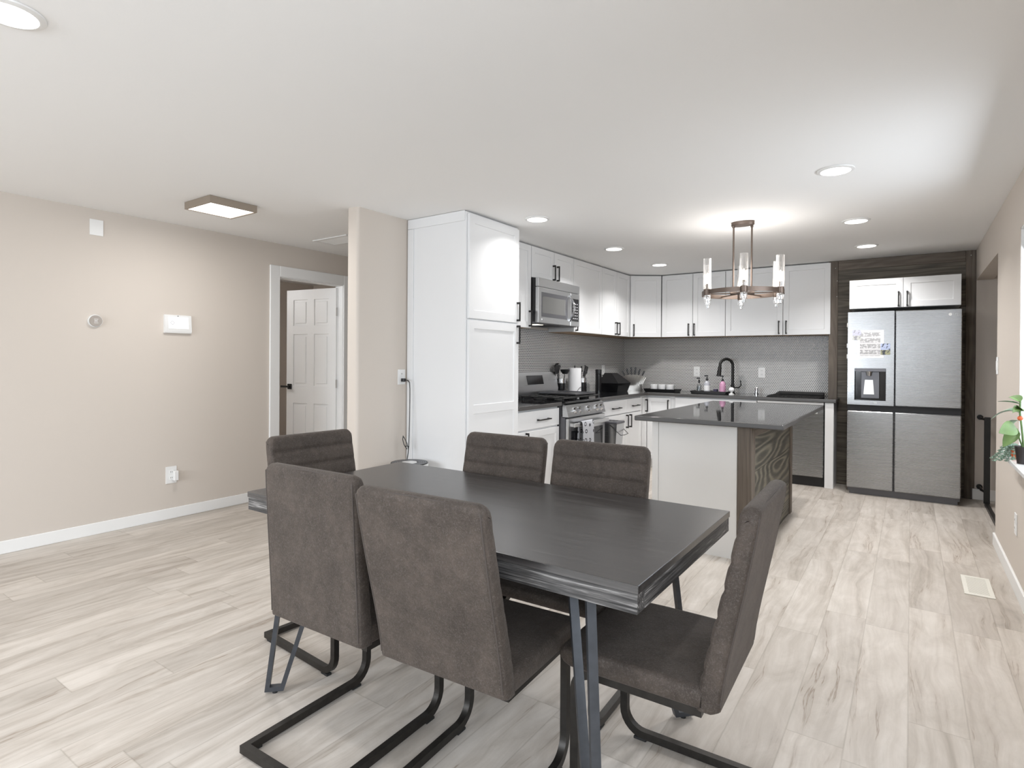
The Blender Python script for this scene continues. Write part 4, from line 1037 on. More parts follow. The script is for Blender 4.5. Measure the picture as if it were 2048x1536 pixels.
p.tube([(-3.14 + 0.079 * math.cos(a), 5.785 + 0.079 * math.sin(a), ZT + 0.006 + 0.085 * math.sin((a + 1.0) / 1.9 * PI)) for a in [-1.0 + 1.9 * k / 10 for k in range(11)]], 0.0025, 6); p.build('holder', M['black'], pr_)
b2 = crock(5.985, -3.15, 'black crock with chrome rim, right of the paper towel roll')
utensil('slotted_turner', 'black slotted turner leaning right from the right crock', b2 + Vector((0.005, 0.015, 0)), b2 + Vector((0.0, 0.08, 0.225)), 'turner')
utensil('spatula', 'dark grey spatula at the front of the right crock', b2 + Vector((0.015, -0.005, 0)), b2 + Vector((0.03, -0.012, 0.19)), 'scraper')
utensil('ladle', 'black ladle tilted left in the right crock', b2 + Vector((-0.012, -0.01, 0)), b2 + Vector((-0.03, -0.04, 0.225)), 'ladle')
utensil('serving_spoon', 'black pointed spoon, tallest in the right crock', b2 + Vector((-0.01, 0.0, 0)), b2 + Vector((-0.02, 0.02, 0.275)), 'ring')
t = thing('pepper_mill', 'tall black pepper mill beside the black box', 'grinder', (-3.16, 6.43, ZT))
p = MB(); p.lathe([(0, 0.0008), (0.038, 0.0008), (0.038, 0.225), (0.034, 0.228), (0, 0.228)], (-3.16, 6.43, ZT), 28); p.build('body', M['blackgloss'], t)
p = MB(); p.lathe([(0, 0.2285), (0.038, 0.2285), (0.039, 0.275), (0.036, 0.282), (0, 0.282)], (-3.16, 6.43, ZT), 28); p.build('cap', M['blackplastic'], t)
t = thing('bread_box', 'black faceted countertop box between pepper mill and knife block', 'container', (-3.10, 6.76, ZT))
def frus(x0, x1, y0, y1, z0, x2, x3, y2, y3, z1):
    return MB().add([(x0, y0, z0), (x1, y0, z0), (x1, y1, z0), (x0, y1, z0), (x2, y2, z1), (x3, y2, z1), (x3, y3, z1), (x2, y3, z1)], [(3, 2, 1, 0), (4, 5, 6, 7), (0, 1, 5, 4), (1, 2, 6, 5), (2, 3, 7, 6), (3, 0, 4, 7)])
frus(-3.20, -2.98, 6.58, 6.90, ZT + 0.0008, -3.22, -2.95, 6.55, 6.93, ZT + 0.11).build('base', M['blackgloss'], t)
frus(-3.22, -2.95, 6.55, 6.93, ZT + 0.1108, -3.17, -3.07, 6.62, 6.78, ZT + 0.235).build('lid', M['blackplastic'], t)
# knife block: ribbed chrome fan with knives
KB = Vector((-3.03, 7.20, ZT)); ku = Vector((0.82, 0.57, 0)); kn_ = Vector((0.57, -0.82, 0))
t = thing('knife_block', 'shell-shaped chrome knife block in the kitchen corner', 'knife block', tuple(KB))
p = MB(); NA = 36; vs = []; fs = []
for i in range(NA + 1):
    f = i / NA * 2 - 1
    for side_ in (0, 1):
        for j in range(9):
            q = j / 8
            wd = 0.125 - 0.035 * math.sin(PI * min(1, q * 1.25)) if q < 0.8 else 0.125 + 0.02 * (q - 0.8) / 0.2
            wd = 0.118 + 0.045 * max(0, q - 0.3) / 0.7 - 0.012 * math.sin(PI * q)
            top = 0.155 + 0.05 * math.sqrt(max(0, 1 - (f * 0.97) ** 2))
            th = 0.042 + 0.0035 * math.cos(i * PI) * q
            pt = KB + ku * (f * wd) + Vector((0, 0, 0.001 + q * top)) + kn_ * (th * (1 if side_ else -1) * (1 - 0.25 * abs(f) ** 3))
            vs.append(pt)
row = 18
for i in range(NA):
    for sd in (0, 1):
        for j in range(8): a = i * row + sd * 9 + j; fs.append((a, a + 1, a + row + 1, a + row))
    a = i * row; fs.append((a + 8, a + 17, a + row + 17, a + row + 8)); fs.append((a, a + 9, a + row + 9, a + row))
for i in (0, NA):
    for j in range(8): a = i * row + j; fs.append((a, a + 1, a + 10, a + 9))
p.add(vs, fs); p.build('ribbed_shell', M['nickel'], t)
for k in range(6):
    f = (k - 2.5) / 2.5; tilt = f * 0.42; d = (ku * math.sin(tilt) + Vector((0, 0, 1)) * math.cos(tilt)); c = KB + ku * (f * 0.112) + Vector((0, 0, 0.155 + 0.052 * math.sqrt(max(0, 1 - (f * 0.85) ** 2))))
    p = MB(); sd = ku * math.cos(tilt) - Vector((0, 0, 1)) * math.sin(tilt)
    ww = (0.010, 0.011, 0.011, 0.012, 0.011, 0.010)[k]; hl = (0.085, 0.09, 0.10, 0.10, 0.09, 0.085)[k]
    p.prism([c + sd * a + d * b_ - kn_ * 0.007 for a, b_ in ((-ww * 0.7, 0.0), (ww * 0.7, 0.0), (ww, hl * 0.7), (ww * 0.8, hl), (-ww * 0.5, hl), (-ww * 0.9, hl * 0.5))], kn_ * 0.014)
    tag(p.build('kitchen_knife', M['blackplastic'], loc=tuple(c)), 'black-handled knife, %s from the left in the chrome knife block' % ('first', 'second', 'third', 'fourth', 'fifth', 'sixth')[k], 'knife', 'knives in the chrome block')

# steel compost bin hanging on the cabinet door right of the range
cb_ = thing('compost_bin', 'brushed steel compost bin with lid hanging beside the oven door', 'bin', (-2.60, 5.69, 0.44))
p = MB(); x0, x1, y0, y1 = -2.70, -2.525, 5.575, 5.765
vs = []
for (z, e_) in ((0.44, 0.012), (0.665, 0.0)): vs += [(x0, y0 + e_, z), (x1 - e_ * 1.5, y0 + e_, z), (x1 - e_ * 1.5, y1 - e_, z), (x0, y1 - e_, z)]
p.add(vs, [(3, 2, 1, 0), (4, 5, 6, 7)] + [(k, (k + 1) % 4, 4 + (k + 1) % 4, 4 + k) for k in range(4)]); ob = p.build('body', M['bin'], cb_)
p = MB(); p.box(x0 - 0.002, x1 + 0.006, y0 - 0.006, y1 + 0.006, 0.666, 0.69, 0.006); lid = p.build('lid', M['greydisp'], cb_)
p = MB()
for q in (0.03, 0.07, 0.11): p.box(x0 + q, x0 + q + 0.018, y0 + 0.04, y1 - 0.04, 0.690, 0.692)
p.build('vent_slots', M['void'], lid)
p = MB(); p.tube([(x1 - 0.08, y0 - 0.005, 0.655), (x1 - 0.01, y0 - 0.008, 0.60), (x1 + 0.045, y0, 0.555), (x1 + 0.05, (y0 + y1) / 2, 0.55), (x1 + 0.045, y1, 0.555), (x1 - 0.01, y1 + 0.008, 0.60), (x1 - 0.08, y1 + 0.005, 0.655)], 0.0035, 8); p.build('bail_handle', M['black'], cb_)

# ------------------------------------------------------------------ dining table
TZ = 0.785; TC = Vector((-1.388, 1.757)); TX0, TX1, TY0, TY1 = -2.237, -0.541, 1.326, 2.188
tb = thing('dining_table', 'dark wood dining table with thick edges and angled black legs', 'table', (TC.x, TC.y, 0))
p = MB(); p.box(TX0, TX1, TY0, TY1, TZ - 0.022, TZ, 0.0012); p.build('tabletop', M['ttop'], tb)
e = 0.003
for (a0, a1, c0, c1, mt) in ((TX0 + e, TX1 - e, TY0 + e, TY0 + 0.05, 'tedge'), (TX0 + e, TX1 - e, TY1 - 0.05, TY1 - e, 'tedge'), (TX0 + e, TX0 + 0.05, TY0 + 0.05, TY1 - 0.05, 'tedgey'), (TX1 - 0.05, TX1 - e, TY0 + 0.05, TY1 - 0.05, 'tedgey')):
    p = MB(); p.box(a0, a1, c0, c1, TZ - 0.073, TZ - 0.0221, 0.001); p.build('edge_rail', M[mt], tb)
p = MB(); p.box(TX0 + 0.05, TX1 - 0.05, TY0 + 0.05, TY1 - 0.05, TZ - 0.05, TZ - 0.0225); p.build('under_panel', M['blackplastic'], tb)
for sx in (-1, 1):
    for sy in (-1, 1):
        ft = Vector((-1.384 + sx * 0.697, 1.733 + sy * 0.397, 0)); ft.y += 0.012; ft.x += 0.028 if (sx, sy) == (1, -1) else 0.0
        d = Vector((-sx, -sy, 0)).normalized(); sd = Vector((-d.y, d.x, 0)); zt = TZ - 0.074
        def q(s_, z): return ft + d * s_ + Vector((0, 0, z))
        p = MB(); p.bar([q(0.065, zt), q(-0.022, 0.018), q(0.034, 0.018), q(0.25, zt)], 0.026, 0.017, up=d)
        leg = p.build('leg', M['tleg'], tb)
        p = MB(); p.cyl(q(0.006, 0.0), q(0.006, 0.0095), 0.01, seg=12); p.build('foot', M['rubber'], leg)

# ------------------------------------------------------------------ dining chairs
CW = 0.455
def backrest_mesh(lean=1.0):
    H0, H1 = 0.418, 0.966
    def rear(z):
        pts = [(0.415, 0.0), (0.5, -0.010), (0.6, -0.029), (0.75, -0.060), (0.9, -0.088), (0.97, -0.098)]
        for (z0, a), (z1, b_) in zip(pts, pts[1:]):
            if z <= z1: return lean * (a + (b_ - a) * (z - z0) / (z1 - z0))
        return lean * pts[-1][1]
    def front(z, sc):
        f = rear(z) + 0.062 - 0.012 * max(0, (z - 0.45) / 0.52)
        ph = (z - 0.52) / 0.0745
        if z > 0.50 and z < 0.955: f -= sc * 0.0085 * (abs(math.cos(PI * ph)) ** 10)
        return f
    NZ, xs = 74, []
    for k in range(5): xs.append(-CW / 2 + 0.018 * (1 - math.cos(PI / 2 * k / 4)) if k else -CW / 2)
    xs = [-CW / 2, -CW / 2 + 0.0015, -CW / 2 + 0.006, -CW / 2 + 0.014, -CW / 2 + 0.022, -CW / 2 + 0.030] 
    inner = [-CW / 2 + 0.030 + (CW - 0.060) * k / 10 for k in range(1, 10)]
    xs = xs + inner + [-x for x in reversed(xs)]
    rc = 0.032; vs, fs = [], []; ring = 2 * NZ
    for x in xs:
        e_ = CW / 2 - abs(x)
        top = H1 - (rc - math.sqrt(max(0, rc * rc - max(0, rc - e_) ** 2)))
        pin = 0.011 * (1 - min(1, e_ / 0.012)) ** 1.6
        sc = min(1.0, max(0.25, (e_ - 0.004) / 0.02))
        for k in range(NZ):                      # up the rear
            s_ = k / (NZ - 1); z = H0 + (top - H0) * s_
            dz_ = top - z; rt = 0.02; cap = 0.0 if dz_ > rt else (rt - math.sqrt(max(0, rt * rt - (rt - dz_) ** 2)))
            bot = z - H0; capb = 0.0 if bot > 0.012 else (0.012 - math.sqrt(max(0, 0.012 ** 2 - (0.012 - bot) ** 2)))
            vs.append((x, rear(z) + pin + cap * 0.85 + capb, z))
        for k in range(NZ):                      # down the front
            s_ = 1 - k / (NZ - 1); z = H0 + (top - H0) * s_
            dz_ = top - z; rt = 0.02; cap = 0.0 if dz_ > rt else (rt - math.sqrt(max(0, rt * rt - (rt - dz_) ** 2)))
            vs.append((x, front(z, sc) - pin - cap * 0.85, z))
    for i in range(len(xs) - 1):
        for k in range(ring): l = (k + 1) % ring; fs.append((i * ring + k, i * ring + l, (i + 1) * ring + l, (i + 1) * ring + k))
    n_ = (len(xs) - 1) * ring
    for k in range(NZ - 1):
        m_ = 2 * NZ - 1 - k
        fs.append((k, k + 1, m_ - 1, m_)); fs.append((n_ + k, n_ + m_, n_ + m_ - 1, n_ + k + 1))
    return MB().add(vs, fs), rear
def make_chair(label, lean=1.0):
    t = thing('dining_chair', label, 'chair', (0, 0, 0), 'dining chairs around the table')
    bm_, rear = backrest_mesh(lean); br_ = bm_.build('backrest', M['fabric'], t, smooth=60)
    p = MB()
    for sx in (-1, 1): pass
    pts = [(-CW / 2 + 0.008, rear(z) + 0.002, z) for z in [0.44 + 0.05 * k for k in range(11)]]
    top = [(-CW / 2 + 0.022, rear(0.96) + 0.010, 0.957), (0, rear(0.96) + 0.008, 0.962), (CW / 2 - 0.022, rear(0.96) + 0.010, 0.957)]
    p.tube(pts + top + [(-a, b_, c) for a, b_, c in reversed(pts)], 0.0024, 6); p.build('piping', M['seam'], br_)
    # seat cushion: profile swept across the width with soft edges
    prof = [(0.045, 0.418), (0.40, 0.416), (0.435, 0.418), (0.455, 0.426), (0.467, 0.440), (0.470, 0.455), (0.466, 0.467), (0.455, 0.474), (0.40, 0.477), (0.28, 0.479), (0.15, 0.478), (0.045, 0.476)]
    xs = [0, 0.003, 0.010, 0.022]; X = [-CW / 2 + a for a in xs] + [-0.1, 0, 0.1] + [CW / 2 - a for a in reversed(xs)]
    vs, fs = [], []; n_ = len(prof)
    for x in X:
        e_ = CW / 2 - abs(x); q = 0.010 * (1 - min(1, e_ / 0.012)) ** 1.8
        for (f, z) in prof: vs.append((x, f - (q if f > 0.4 else 0), z + (q if z < 0.445 else -q)))
    for i in range(len(X) - 1):
        for k in range(n_): l = (k + 1) % n_; fs.append((i * n_ + k, i * n_ + l, (i + 1) * n_ + l, (i + 1) * n_ + k))
    fs += [tuple(range(n_)), tuple(range((len(X) - 1) * n_, len(X) * n_))]
    MB().add(vs, fs).build('seat', M['fabric'], t, smooth=60)
    # cantilever sled frame
    fr_ = MB(); xr = 0.195; zt, zb, fv = 0.4025, 0.021, 0.425
    def side(x):
        return [(x, 0.05, zt), (x, fv - 0.055, zt)] + [(x, fv - 0.055 + 0.055 * math.sin(a), zt - 0.055 + 0.055 * math.cos(a)) for a in [PI / 2 * k / 6 for k in range(1, 7)]] + \
               [(x, fv, zb + 0.075)] + [(x, fv - 0.075 + 0.075 * math.cos(a), zb + 0.075 - 0.075 * math.sin(a)) for a in [PI / 2 * k / 7 for k in range(1, 8)]]
    path = side(-xr) + [(-xr, -0.115, zb), (xr, -0.115, zb)] + list(reversed(side(xr)))
    fr_.bar(path, 0.026, 0.024, up=(1, 0, 0))
    fr_.box(-xr, xr, 0.06, 0.085, zt - 0.01, zt + 0.01); fr_.box(-xr, xr, 0.34, 0.365, zt - 0.01, zt + 0.01)
    o = fr_.build('sled_frame', M['frame'], t)
    for x in (-xr, xr):
        for f in (0.365, -0.08): p = MB(); p.box(x - 0.012, x + 0.012, f - 0.022, f + 0.022, 0.0, 0.0088, 0.001); p.build('glide', M['rubber'], o)
    return t
def put(o, x, y, deg): o.location = (x, y, 0); o.rotation_euler = (0, 0, R(deg)); return o
put(make_chair('brown faux-suede dining chair seen from behind, left of the two near chairs', 0.3), -1.638, 1.202, 1.8)
put(make_chair('brown faux-suede dining chair seen from behind, closest to the camera in the middle', 1.2), -1.107, 1.237, 3.0)
ch = put(make_chair('brown faux-suede dining chair at the right end of the table, seen in profile'), -0.404, 1.745, 91.5)
copy_thing(ch, (-2.372, 1.775, 0), R(-94), 'brown faux-suede dining chair at the left end of the table, facing right')
copy_thing(ch, (-1.625, 2.232, 0), R(182), 'brown faux-suede dining chair on the far side of the table, in front of the pantry')
copy_thing(ch, (-1.130, 2.262, 0), R(182), 'brown faux-suede dining chair on the far side of the table, in front of the range')

# ------------------------------------------------------------------ wall devices
t = thing('thermostat', 'round grey thermostat on the left wall', 'thermostat', (XL, 1.768, 1.603))
p = MB(); p.cyl((XL + 0.0005, 1.768, 1.603), (XL + 0.014, 1.768, 1.603), 0.048, 0.046, 40); p.build('ring_base', M['whiteplastic'], t)
p = MB(); p.cyl((XL + 0.0145, 1.768, 1.603), (XL + 0.024, 1.768, 1.603), 0.042, 0.040, 40); fcp = p.build('face', M['thermo'], t)
p = MB()
for (a, b_, c, d_) in ((-0.014, 0.014, 0.012, 0.0145), (-0.014, 0.014, -0.0165, -0.014)): lf.box(p, 1.768 + a, 1.768 + b_, 0.0241, 0.0246, 1.603 + c, 1.603 + d_)
p.build('display_lines', M['ink'], fcp)
textmesh('display_digits', 'H', 0.026, M['ink'], fcp, (XL + 0.0238, 1.757, 1.594), (0, 1, 0))
t = thing('alarm_panel', 'white touchscreen alarm panel on the left wall', 'control panel', (XL, 2.357, 1.60))
p = MB(); p.prism([(XL + 0.0005, 2.249, 1.685), (XL + 0.016, 2.249, 1.685), (XL + 0.030, 2.249, 1.553), (XL + 0.022, 2.249, 1.535), (XL + 0.0005, 2.249, 1.535)], (0, 0.213, 0)); o = p.build('case', M['whiteplastic'], t)
def ap(y, z, d): k = (1.685 - z) / (1.685 - 1.553); return (XL + 0.016 + 0.014 * k + d, y, z)
def apq(mb, y0, y1, z0, z1, d, th=0.0006): mb.prism([ap(y0, z0, d), ap(y1, z0, d), ap(y1, z1, d), ap(y0, z1, d)], (th, 0, 0))
p = MB(); apq(p, 2.279, 2.437, 1.573, 1.668, 0.0003); sc_ = p.build('screen', M['screen'], t)
p = MB(); c0 = (2.309, 1.620)
p.add(*(lambda R0, R1, N: ([ap(c0[0] + R0 * math.cos(2 * PI * k / N), c0[1] + R0 * math.sin(2 * PI * k / N), 0.0012) for k in range(N)] + [ap(c0[0] + R1 * math.cos(2 * PI * k / N), c0[1] + R1 * math.sin(2 * PI * k / N), 0.0012) for k in range(N)], [(k, (k + 1) % N, N + (k + 1) % N, N + k) for k in range(N)]))(0.016, 0.011, 28))
for (y0, y1, z0, z1) in ((2.395, 2.410, 1.651, 1.654), (2.425, 2.434, 1.658, 1.661), (2.281, 2.292, 1.577, 1.580), (2.424, 2.428, 1.578, 1.586)): apq(p, y0, y1, z0, z1, 0.0008, 0.0004)
p.build('screen_icons', M['screengrey'], sc_)
p = MB(); p.ball(ap(2.355, 1.677, 0.0), 0.0042, 12, 8); p.build('camera_lens', M['darkink'], o)

# ------------------------------------------------------------------ ceiling lights
LG_ = 'recessed ceiling lights'
def downlight(x, y, label, power=12.0):
    t = thing('recessed_light', label, 'ceiling light', (x, y, H), LG_)
    p = MB(); p.lathe([(0.078, -0.0008), (0.098, -0.0008), (0.096, -0.006), (0.082, -0.010), (0.078, -0.010)], (x, y, H), 40, ring=True); p.build('trim_ring', M['whiteplastic'], t)
    p = MB(); p.lathe([(0.0, -0.0015), (0.0775, -0.0015), (0.0775, -0.006), (0.0, -0.007)], (x, y, H), 40); p.build('diffuser', M['lampwhite'], t)
    area('downlight_glow', (x, y, H - 0.012), (0, 0, 0), 0.15, 0.15, power, (1.0, 0.985, 0.975), 'DISK')
downlight(-0.367, 3.79, 'recessed ceiling light over the walkway, nearest of the right-hand row')
downlight(-0.363, 5.23, 'recessed ceiling light right of the chandelier, middle of the right-hand row')
downlight(-0.357, 6.404, 'recessed ceiling light just before the fridge')
downlight(-2.418, 3.823, 'recessed ceiling light beside the tall pantry cabinet', 4.5)
downlight(-2.423, 5.253, 'recessed ceiling light in front of the microwave')
downlight(-2.387, 6.407, 'recessed ceiling light in front of the diagonal corner cabinet')
downlight(-2.396, 0.60, 'recessed ceiling light cut off at the top left corner of the photo', 6.5)

t = thing('flush_ceiling_light', 'square flush ceiling light with brown rim near the left wall', 'ceiling light', (-4.09, 2.215, H))
hx = 0.165
p = MB()
p.bar([(-4.09 - hx, 2.215 - hx, H - 0.026), (-4.09 + hx, 2.215 - hx, H - 0.026), (-4.09 + hx, 2.215 + hx, H - 0.026), (-4.09 - hx, 2.215 + hx, H - 0.026)], 0.014, 0.050, closed=True); p.build('rim', M['walnutrim'], t)
p = MB(); hq = hx - 0.0075; p.box(-4.09 - hq, -4.09 + hq, 2.215 - hq, 2.215 + hq, H - 0.049, H - 0.002, 0.004); p.build('diffuser', M['flushwhite'], t)
area('flush_glow', (-4.09, 2.215, H - 0.055), (0, 0, 0), 0.3, 0.3, 11, (1.0, 0.98, 0.96))

t = thing('ceiling_vent', 'white ceiling air vent in the hallway', 'vent', (-4.38, 3.49, H))
p = MB(); x0, x1, y0, y1 = -4.62, -4.14, 3.37, 3.62
for (a0, a1, c0, c1) in ((x0, x1, y0, y0 + 0.03), (x0, x1, y1 - 0.03, y1), (x0, x0 + 0.03, y0 + 0.03, y1 - 0.03), (x1 - 0.03, x1, y0 + 0.03, y1 - 0.03)): p.box(a0, a1, c0, c1, H - 0.010, H - 0.0008, 0.002)
p.build('frame', M['whiteplastic'], t)
p = MB()
for k in range(9): y = y0 + 0.042 + k * 0.0205; p.prism([(x0 + 0.03, y, H - 0.002), (x0 + 0.03, y + 0.010, H - 0.009), (x0 + 0.03, y + 0.012, H - 0.008), (x0 + 0.03, y + 0.002, H - 0.001)], (x1 - x0 - 0.06, 0, 0))
p.build('louvres', M['whiteplastic'], t)
p = MB(); p.box(x0 + 0.03, x1 - 0.03, y0 + 0.03, y1 - 0.03, H - 0.0009, H - 0.0004); p.build('backing', M['greydisp'], t)

# ------------------------------------------------------------------ chandelier
CX, CY, RZ, RR = -1.107, 4.80, 1.875, 0.302
t = thing('chandelier', 'bronze ring chandelier with six glass tubes above the island', 'chandelier', (CX, CY, H))
p = MB(); p.lathe([(0, -0.03), (0.085, -0.03), (0.088, -0.026), (0.088, -0.0008), (0, -0.0008)], (CX, CY, H), 40, 1.0, 0.6); p.build('canopy', M['brass'], t)
ang0 = math.atan2(0 - CY, 0 - CX) + R(2)
rd = Vector((0.93, 0.36, 0)).normalized()
for s_ in (-1, 1):
    c = Vector((CX, CY, 0)) + rd * (0.068 * s_); p = MB(); p.cyl(c + Vector((0, 0, RZ)), c + Vector((0, 0, H - 0.029)), 0.007, seg=14); p.cyl(c + Vector((0, 0, H - 0.045)), c + Vector((0, 0, H - 0.0295)), 0.011, seg=14); p.build('rod', M['brass'], t)
p = MB(); p.bar([(CX + RR * math.cos(2 * PI * k / 72), CY + RR * math.sin(2 * PI * k / 72), RZ) for k in range(72)], 0.006, 0.034, closed=True)
for k in range(3):
    a = ang0 + R(30) + PI * k / 3; v = Vector((math.cos(a), math.sin(a), 0)) * RR; c = Vector((CX, CY, RZ - 0.0)); p.bar([c - v, c + v], 0.012, 0.008)
p.cyl((CX, CY, RZ - 0.012), (CX, CY, RZ + 0.012), 0.03, seg=24); p.cyl(Vector((CX, CY, RZ)) - rd * 0.09, Vector((CX, CY, RZ)) + rd * 0.09, 0.012, seg=12)
p.build('ring', M['brass'], t)
for k in range(6):
    a = ang0 + PI * k / 3; c = Vector((CX + RR * math.cos(a), CY + RR * math.sin(a), RZ))
    p = MB(); p.lathe([(0, -0.026), (0.024, -0.026), (0.026, -0.02), (0.026, 0.022), (0.01, 0.026), (0.01, 0.065), (0, 0.065)], c, 22); hd = p.build('candle_holder', M['brass'], t)
    p = MB(); N = 48; prof = []
    vs, fs = [], []
    for (z, rr_) in ((0.0225, 0.0285), (0.262, 0.0285), (0.262, 0.0262), (0.0225, 0.0262)):
        for q in range(N): rb = rr_ + 0.0007 * math.cos(q * PI); vs.append((c.x + rb * math.cos(2 * PI * q / N), c.y + rb * math.sin(2 * PI * q / N), c.z + z))
    for r_ in range(4):
        for q in range(N): l = (q + 1) % N; fs.append((r_ * N + q, r_ * N + l, ((r_ + 1) % 4) * N + l, ((r_ + 1) % 4) * N + q))
    p.add(vs, fs); p.build('glass_tube', M['glass'], hd)
    p = MB(); p.lathe([(0, 0.066), (0.008, 0.068), (0.0125, 0.085), (0.0115, 0.11), (0.004, 0.145), (0, 0.15)], c, 16); p.build('bulb', M['bulb'], hd)
    p = MB(); p.lathe([(0, -0.0265), (0.024, -0.0265), (0.027, -0.04), (0.024, -0.072), (0.014, -0.076), (0.016, -0.10), (0, -0.104)], c, 12); p.build('crystal_finial', M['crystal'], hd)
pl = bpy.data.lights.new('chandelier_glow', 'POINT'); pl.energy = 13; pl.color = (1.0, 0.95, 0.90); pl.shadow_soft_size = 0.25
po = bpy.data.objects.new('chandelier_glow', pl); COL.objects.link(po); po.location = (CX, CY, RZ + 0.16)
pl = bpy.data.lights.new('bedroom_lamp', 'POINT'); pl.energy = 26; pl.color = (0.97, 0.98, 1.0); pl.shadow_soft_size = 0.15
po = bpy.data.objects.new('bedroom_lamp', pl); COL.objects.link(po); po.location = (-6.6, 2.6, 2.2)

# ------------------------------------------------------------------ air purifier and its cord
AX, AY, AZ, AR = -3.06, 3.085, 0.565, 0.14
t = thing('air_purifier', 'round white air purifier with perforated black top beside the pier', 'air purifier', (AX, AY, 0))
p = MB(); p.lathe([(0, 0.0005), (0.125, 0.0005), (AR, 0.02), (AR, AZ - 0.012), (AR - 0.004, AZ - 0.006), (0, AZ - 0.006)], (AX, AY, 0), 48); p.build('body', M['whiteplastic'], t)
p = MB(); p.lathe([(0.06, AZ - 0.0055), (AR - 0.002, AZ - 0.0055), (AR - 0.004, AZ + 0.002), (0.062, AZ + 0.002)], (AX, AY, 0), 48, ring=True); gr = p.build('grille', M['blackplastic'], t)
p = MB()
for rr_, nn in ((0.075, 30), (0.09, 36), (0.105, 42), (0.12, 48)):
    for k in range(nn): a = 2 * PI * k / nn; p.cyl((AX + rr_ * math.cos(a), AY + rr_ * math.sin(a), AZ + 0.0021), (AX + rr_ * math.cos(a), AY + rr_ * math.sin(a), AZ + 0.0026), 0.0028, seg=6)
p.build('perforations', M['greylabel'], gr)
p = MB(); p.lathe([(0, AZ - 0.0055), (0.059, AZ - 0.0055), (0.057, AZ + 0.003), (0, AZ + 0.004)], (AX, AY, 0), 40); p.build('control_disc', M['ceramic'], t)
t = thing('power_cord', 'black power cord hanging from the pier outlet to the air purifier', 'cord', (-3.28, 3.25, 1.16))
p = MB(); p.box(-3.3005, -3.268, 3.227, 3.257, 1.155, 1.181, 0.004); p.build('plug', M['blackplastic'], t)
p = MB()
p.tube([(-3.268, 3.245, 1.168), (-3.25, 3.255, 1.166), (-3.235, 3.258, 1.15), (-3.228, 3.256, 1.10), (-3.222, 3.25, 1.0), (-3.214, 3.24, 0.86), (-3.203, 3.225, 0.74), (-3.196, 3.215, 0.66), (-3.198, 3.21, 0.60), (-3.21, 3.20, 0.50), (-3.215, 3.20, 0.3), (-3.21, 3.20, 0.05), (-3.19, 3.19, 0.006), (-3.17, 3.16, 0.005)], 0.0035, 8)
p.tube([(-3.197, 3.214, 0.63), (-3.205, 3.205, 0.68), (-3.222, 3.195, 0.72), (-3.232, 3.19, 0.735), (-3.237, 3.19, 0.71), (-3.228, 3.195, 0.67), (-3.205, 3.207, 0.635)], 0.0032, 8)
p.tube([(-3.192, 3.216, 0.655), (-3.206, 3.209, 0.66), (-3.226, 3.20, 0.655)], 0.003, 6)
p.build('cable', M['blackplastic'], t)

# ------------------------------------------------------------------ floor register
t = thing('floor_register', 'cream floor vent register near the right wall', 'vent', (0.333, 4.40, 0))
x0, x1, y0, y1 = 0.263, 0.403, 4.22, 4.58
p = MB()
for (a0, a1, c0, c1) in ((x0, x1, y0, y0 + 0.03), (x0, x1, y1 - 0.03, y1), (x0, x0 + 0.022, y0 + 0.03, y1 - 0.03), (x1 - 0.022, x1, y0 + 0.03, y1 - 0.03)): p.box(a0, a1, c0, c1, 0.0005, 0.006, 0.002)
p.build('frame', M['cream'], t)
p = MB()
for k in range(24): y = y0 + 0.036 + k * 0.0122; p.box(x0 + 0.022, x1 - 0.022, y, y + 0.008, 0.001, 0.0045)
p.build('louvres', M['cream'], t)
p = MB(); p.box(x0 + 0.02, x1 - 0.02, y0 + 0.028, y1 - 0.028, 0.0003, 0.0009); p.build('backing', M['greylabel'], t)

# ------------------------------------------------------------------ baby gate in the doorway
t = thing('safety_gate', 'dark metal safety gate post and rail in the right doorway', 'gate', (0.585, 6.9, 0))
p = MB(); p.bar([(0.585, 6.90, 0.03), (0.585, 6.90, 0.83)], 0.045, 0.03, up=(0, 1, 0)); p.build('post', M['black'], t)
p = MB(); p.bar([(0.585, 6.92, 0.022), (0.585, 5.50, 0.022)], 0.03, 0.03); p.build('bottom_rail', M['black'], t)
for z in (0.805, 0.13):
    p = MB(); p.cyl((0.575, 6.912, z), (0.556, 7.02, z), 0.010, seg=10); p.cyl((0.556, 7.02, z), (0.554, 7.19, z), 0.012, seg=12); p.cyl((0.554, 7.185, z), (0.554, 7.2085, z), 0.024, seg=16); p.build('wall_mount', M['black'], t)

# ------------------------------------------------------------------ plants on the sill
SZ = 0.816
def leaf(mb, base, dirv, L, Wd, droop=0.3, cup=0.15, roll=0.0):
    base = Vector(base); d = Vector(dirv).normalized(); s_ = d.cross(Vector((0, 0, 1)))
    if s_.length < 1e-3: s_ = Vector((1, 0, 0))
    s_.normalize(); up = s_.cross(d); s_ = s_ * math.cos(roll) + up * math.sin(roll); up = s_.cross(d)
    vs, fs = [], []; n = 9
    for i in range(n + 1):
        q = i / n; c = base + d * (L * q) + Vector((0, 0, -1)) * (droop * L * q * q)
        wv = Wd * (math.sin(PI * min(1, q ** 0.75)) ** 0.8 if 0 < q < 1 else 0.02)
        for k in (-1, -0.5, 0, 0.5, 1): vs.append(c + s_ * (wv * k / 2) + up * (cup * wv * abs(k)))
    for i in range(n):
        for k in range(4): a = i * 5 + k; fs.append((a, a + 1, a + 6, a + 5))
    k0 = len(vs); vs += [v - up * 0.0012 for v in vs]; fs += [tuple(x + k0 for x in reversed(f)) for f in fs]
    mb.add(vs, fs)
PX, PY = 0.478, 3.93
t = thing('potted_plant', 'broad-leaved green plant in a dark pot on the window sill', 'plant', (PX, PY, SZ), 'plants on the sill')
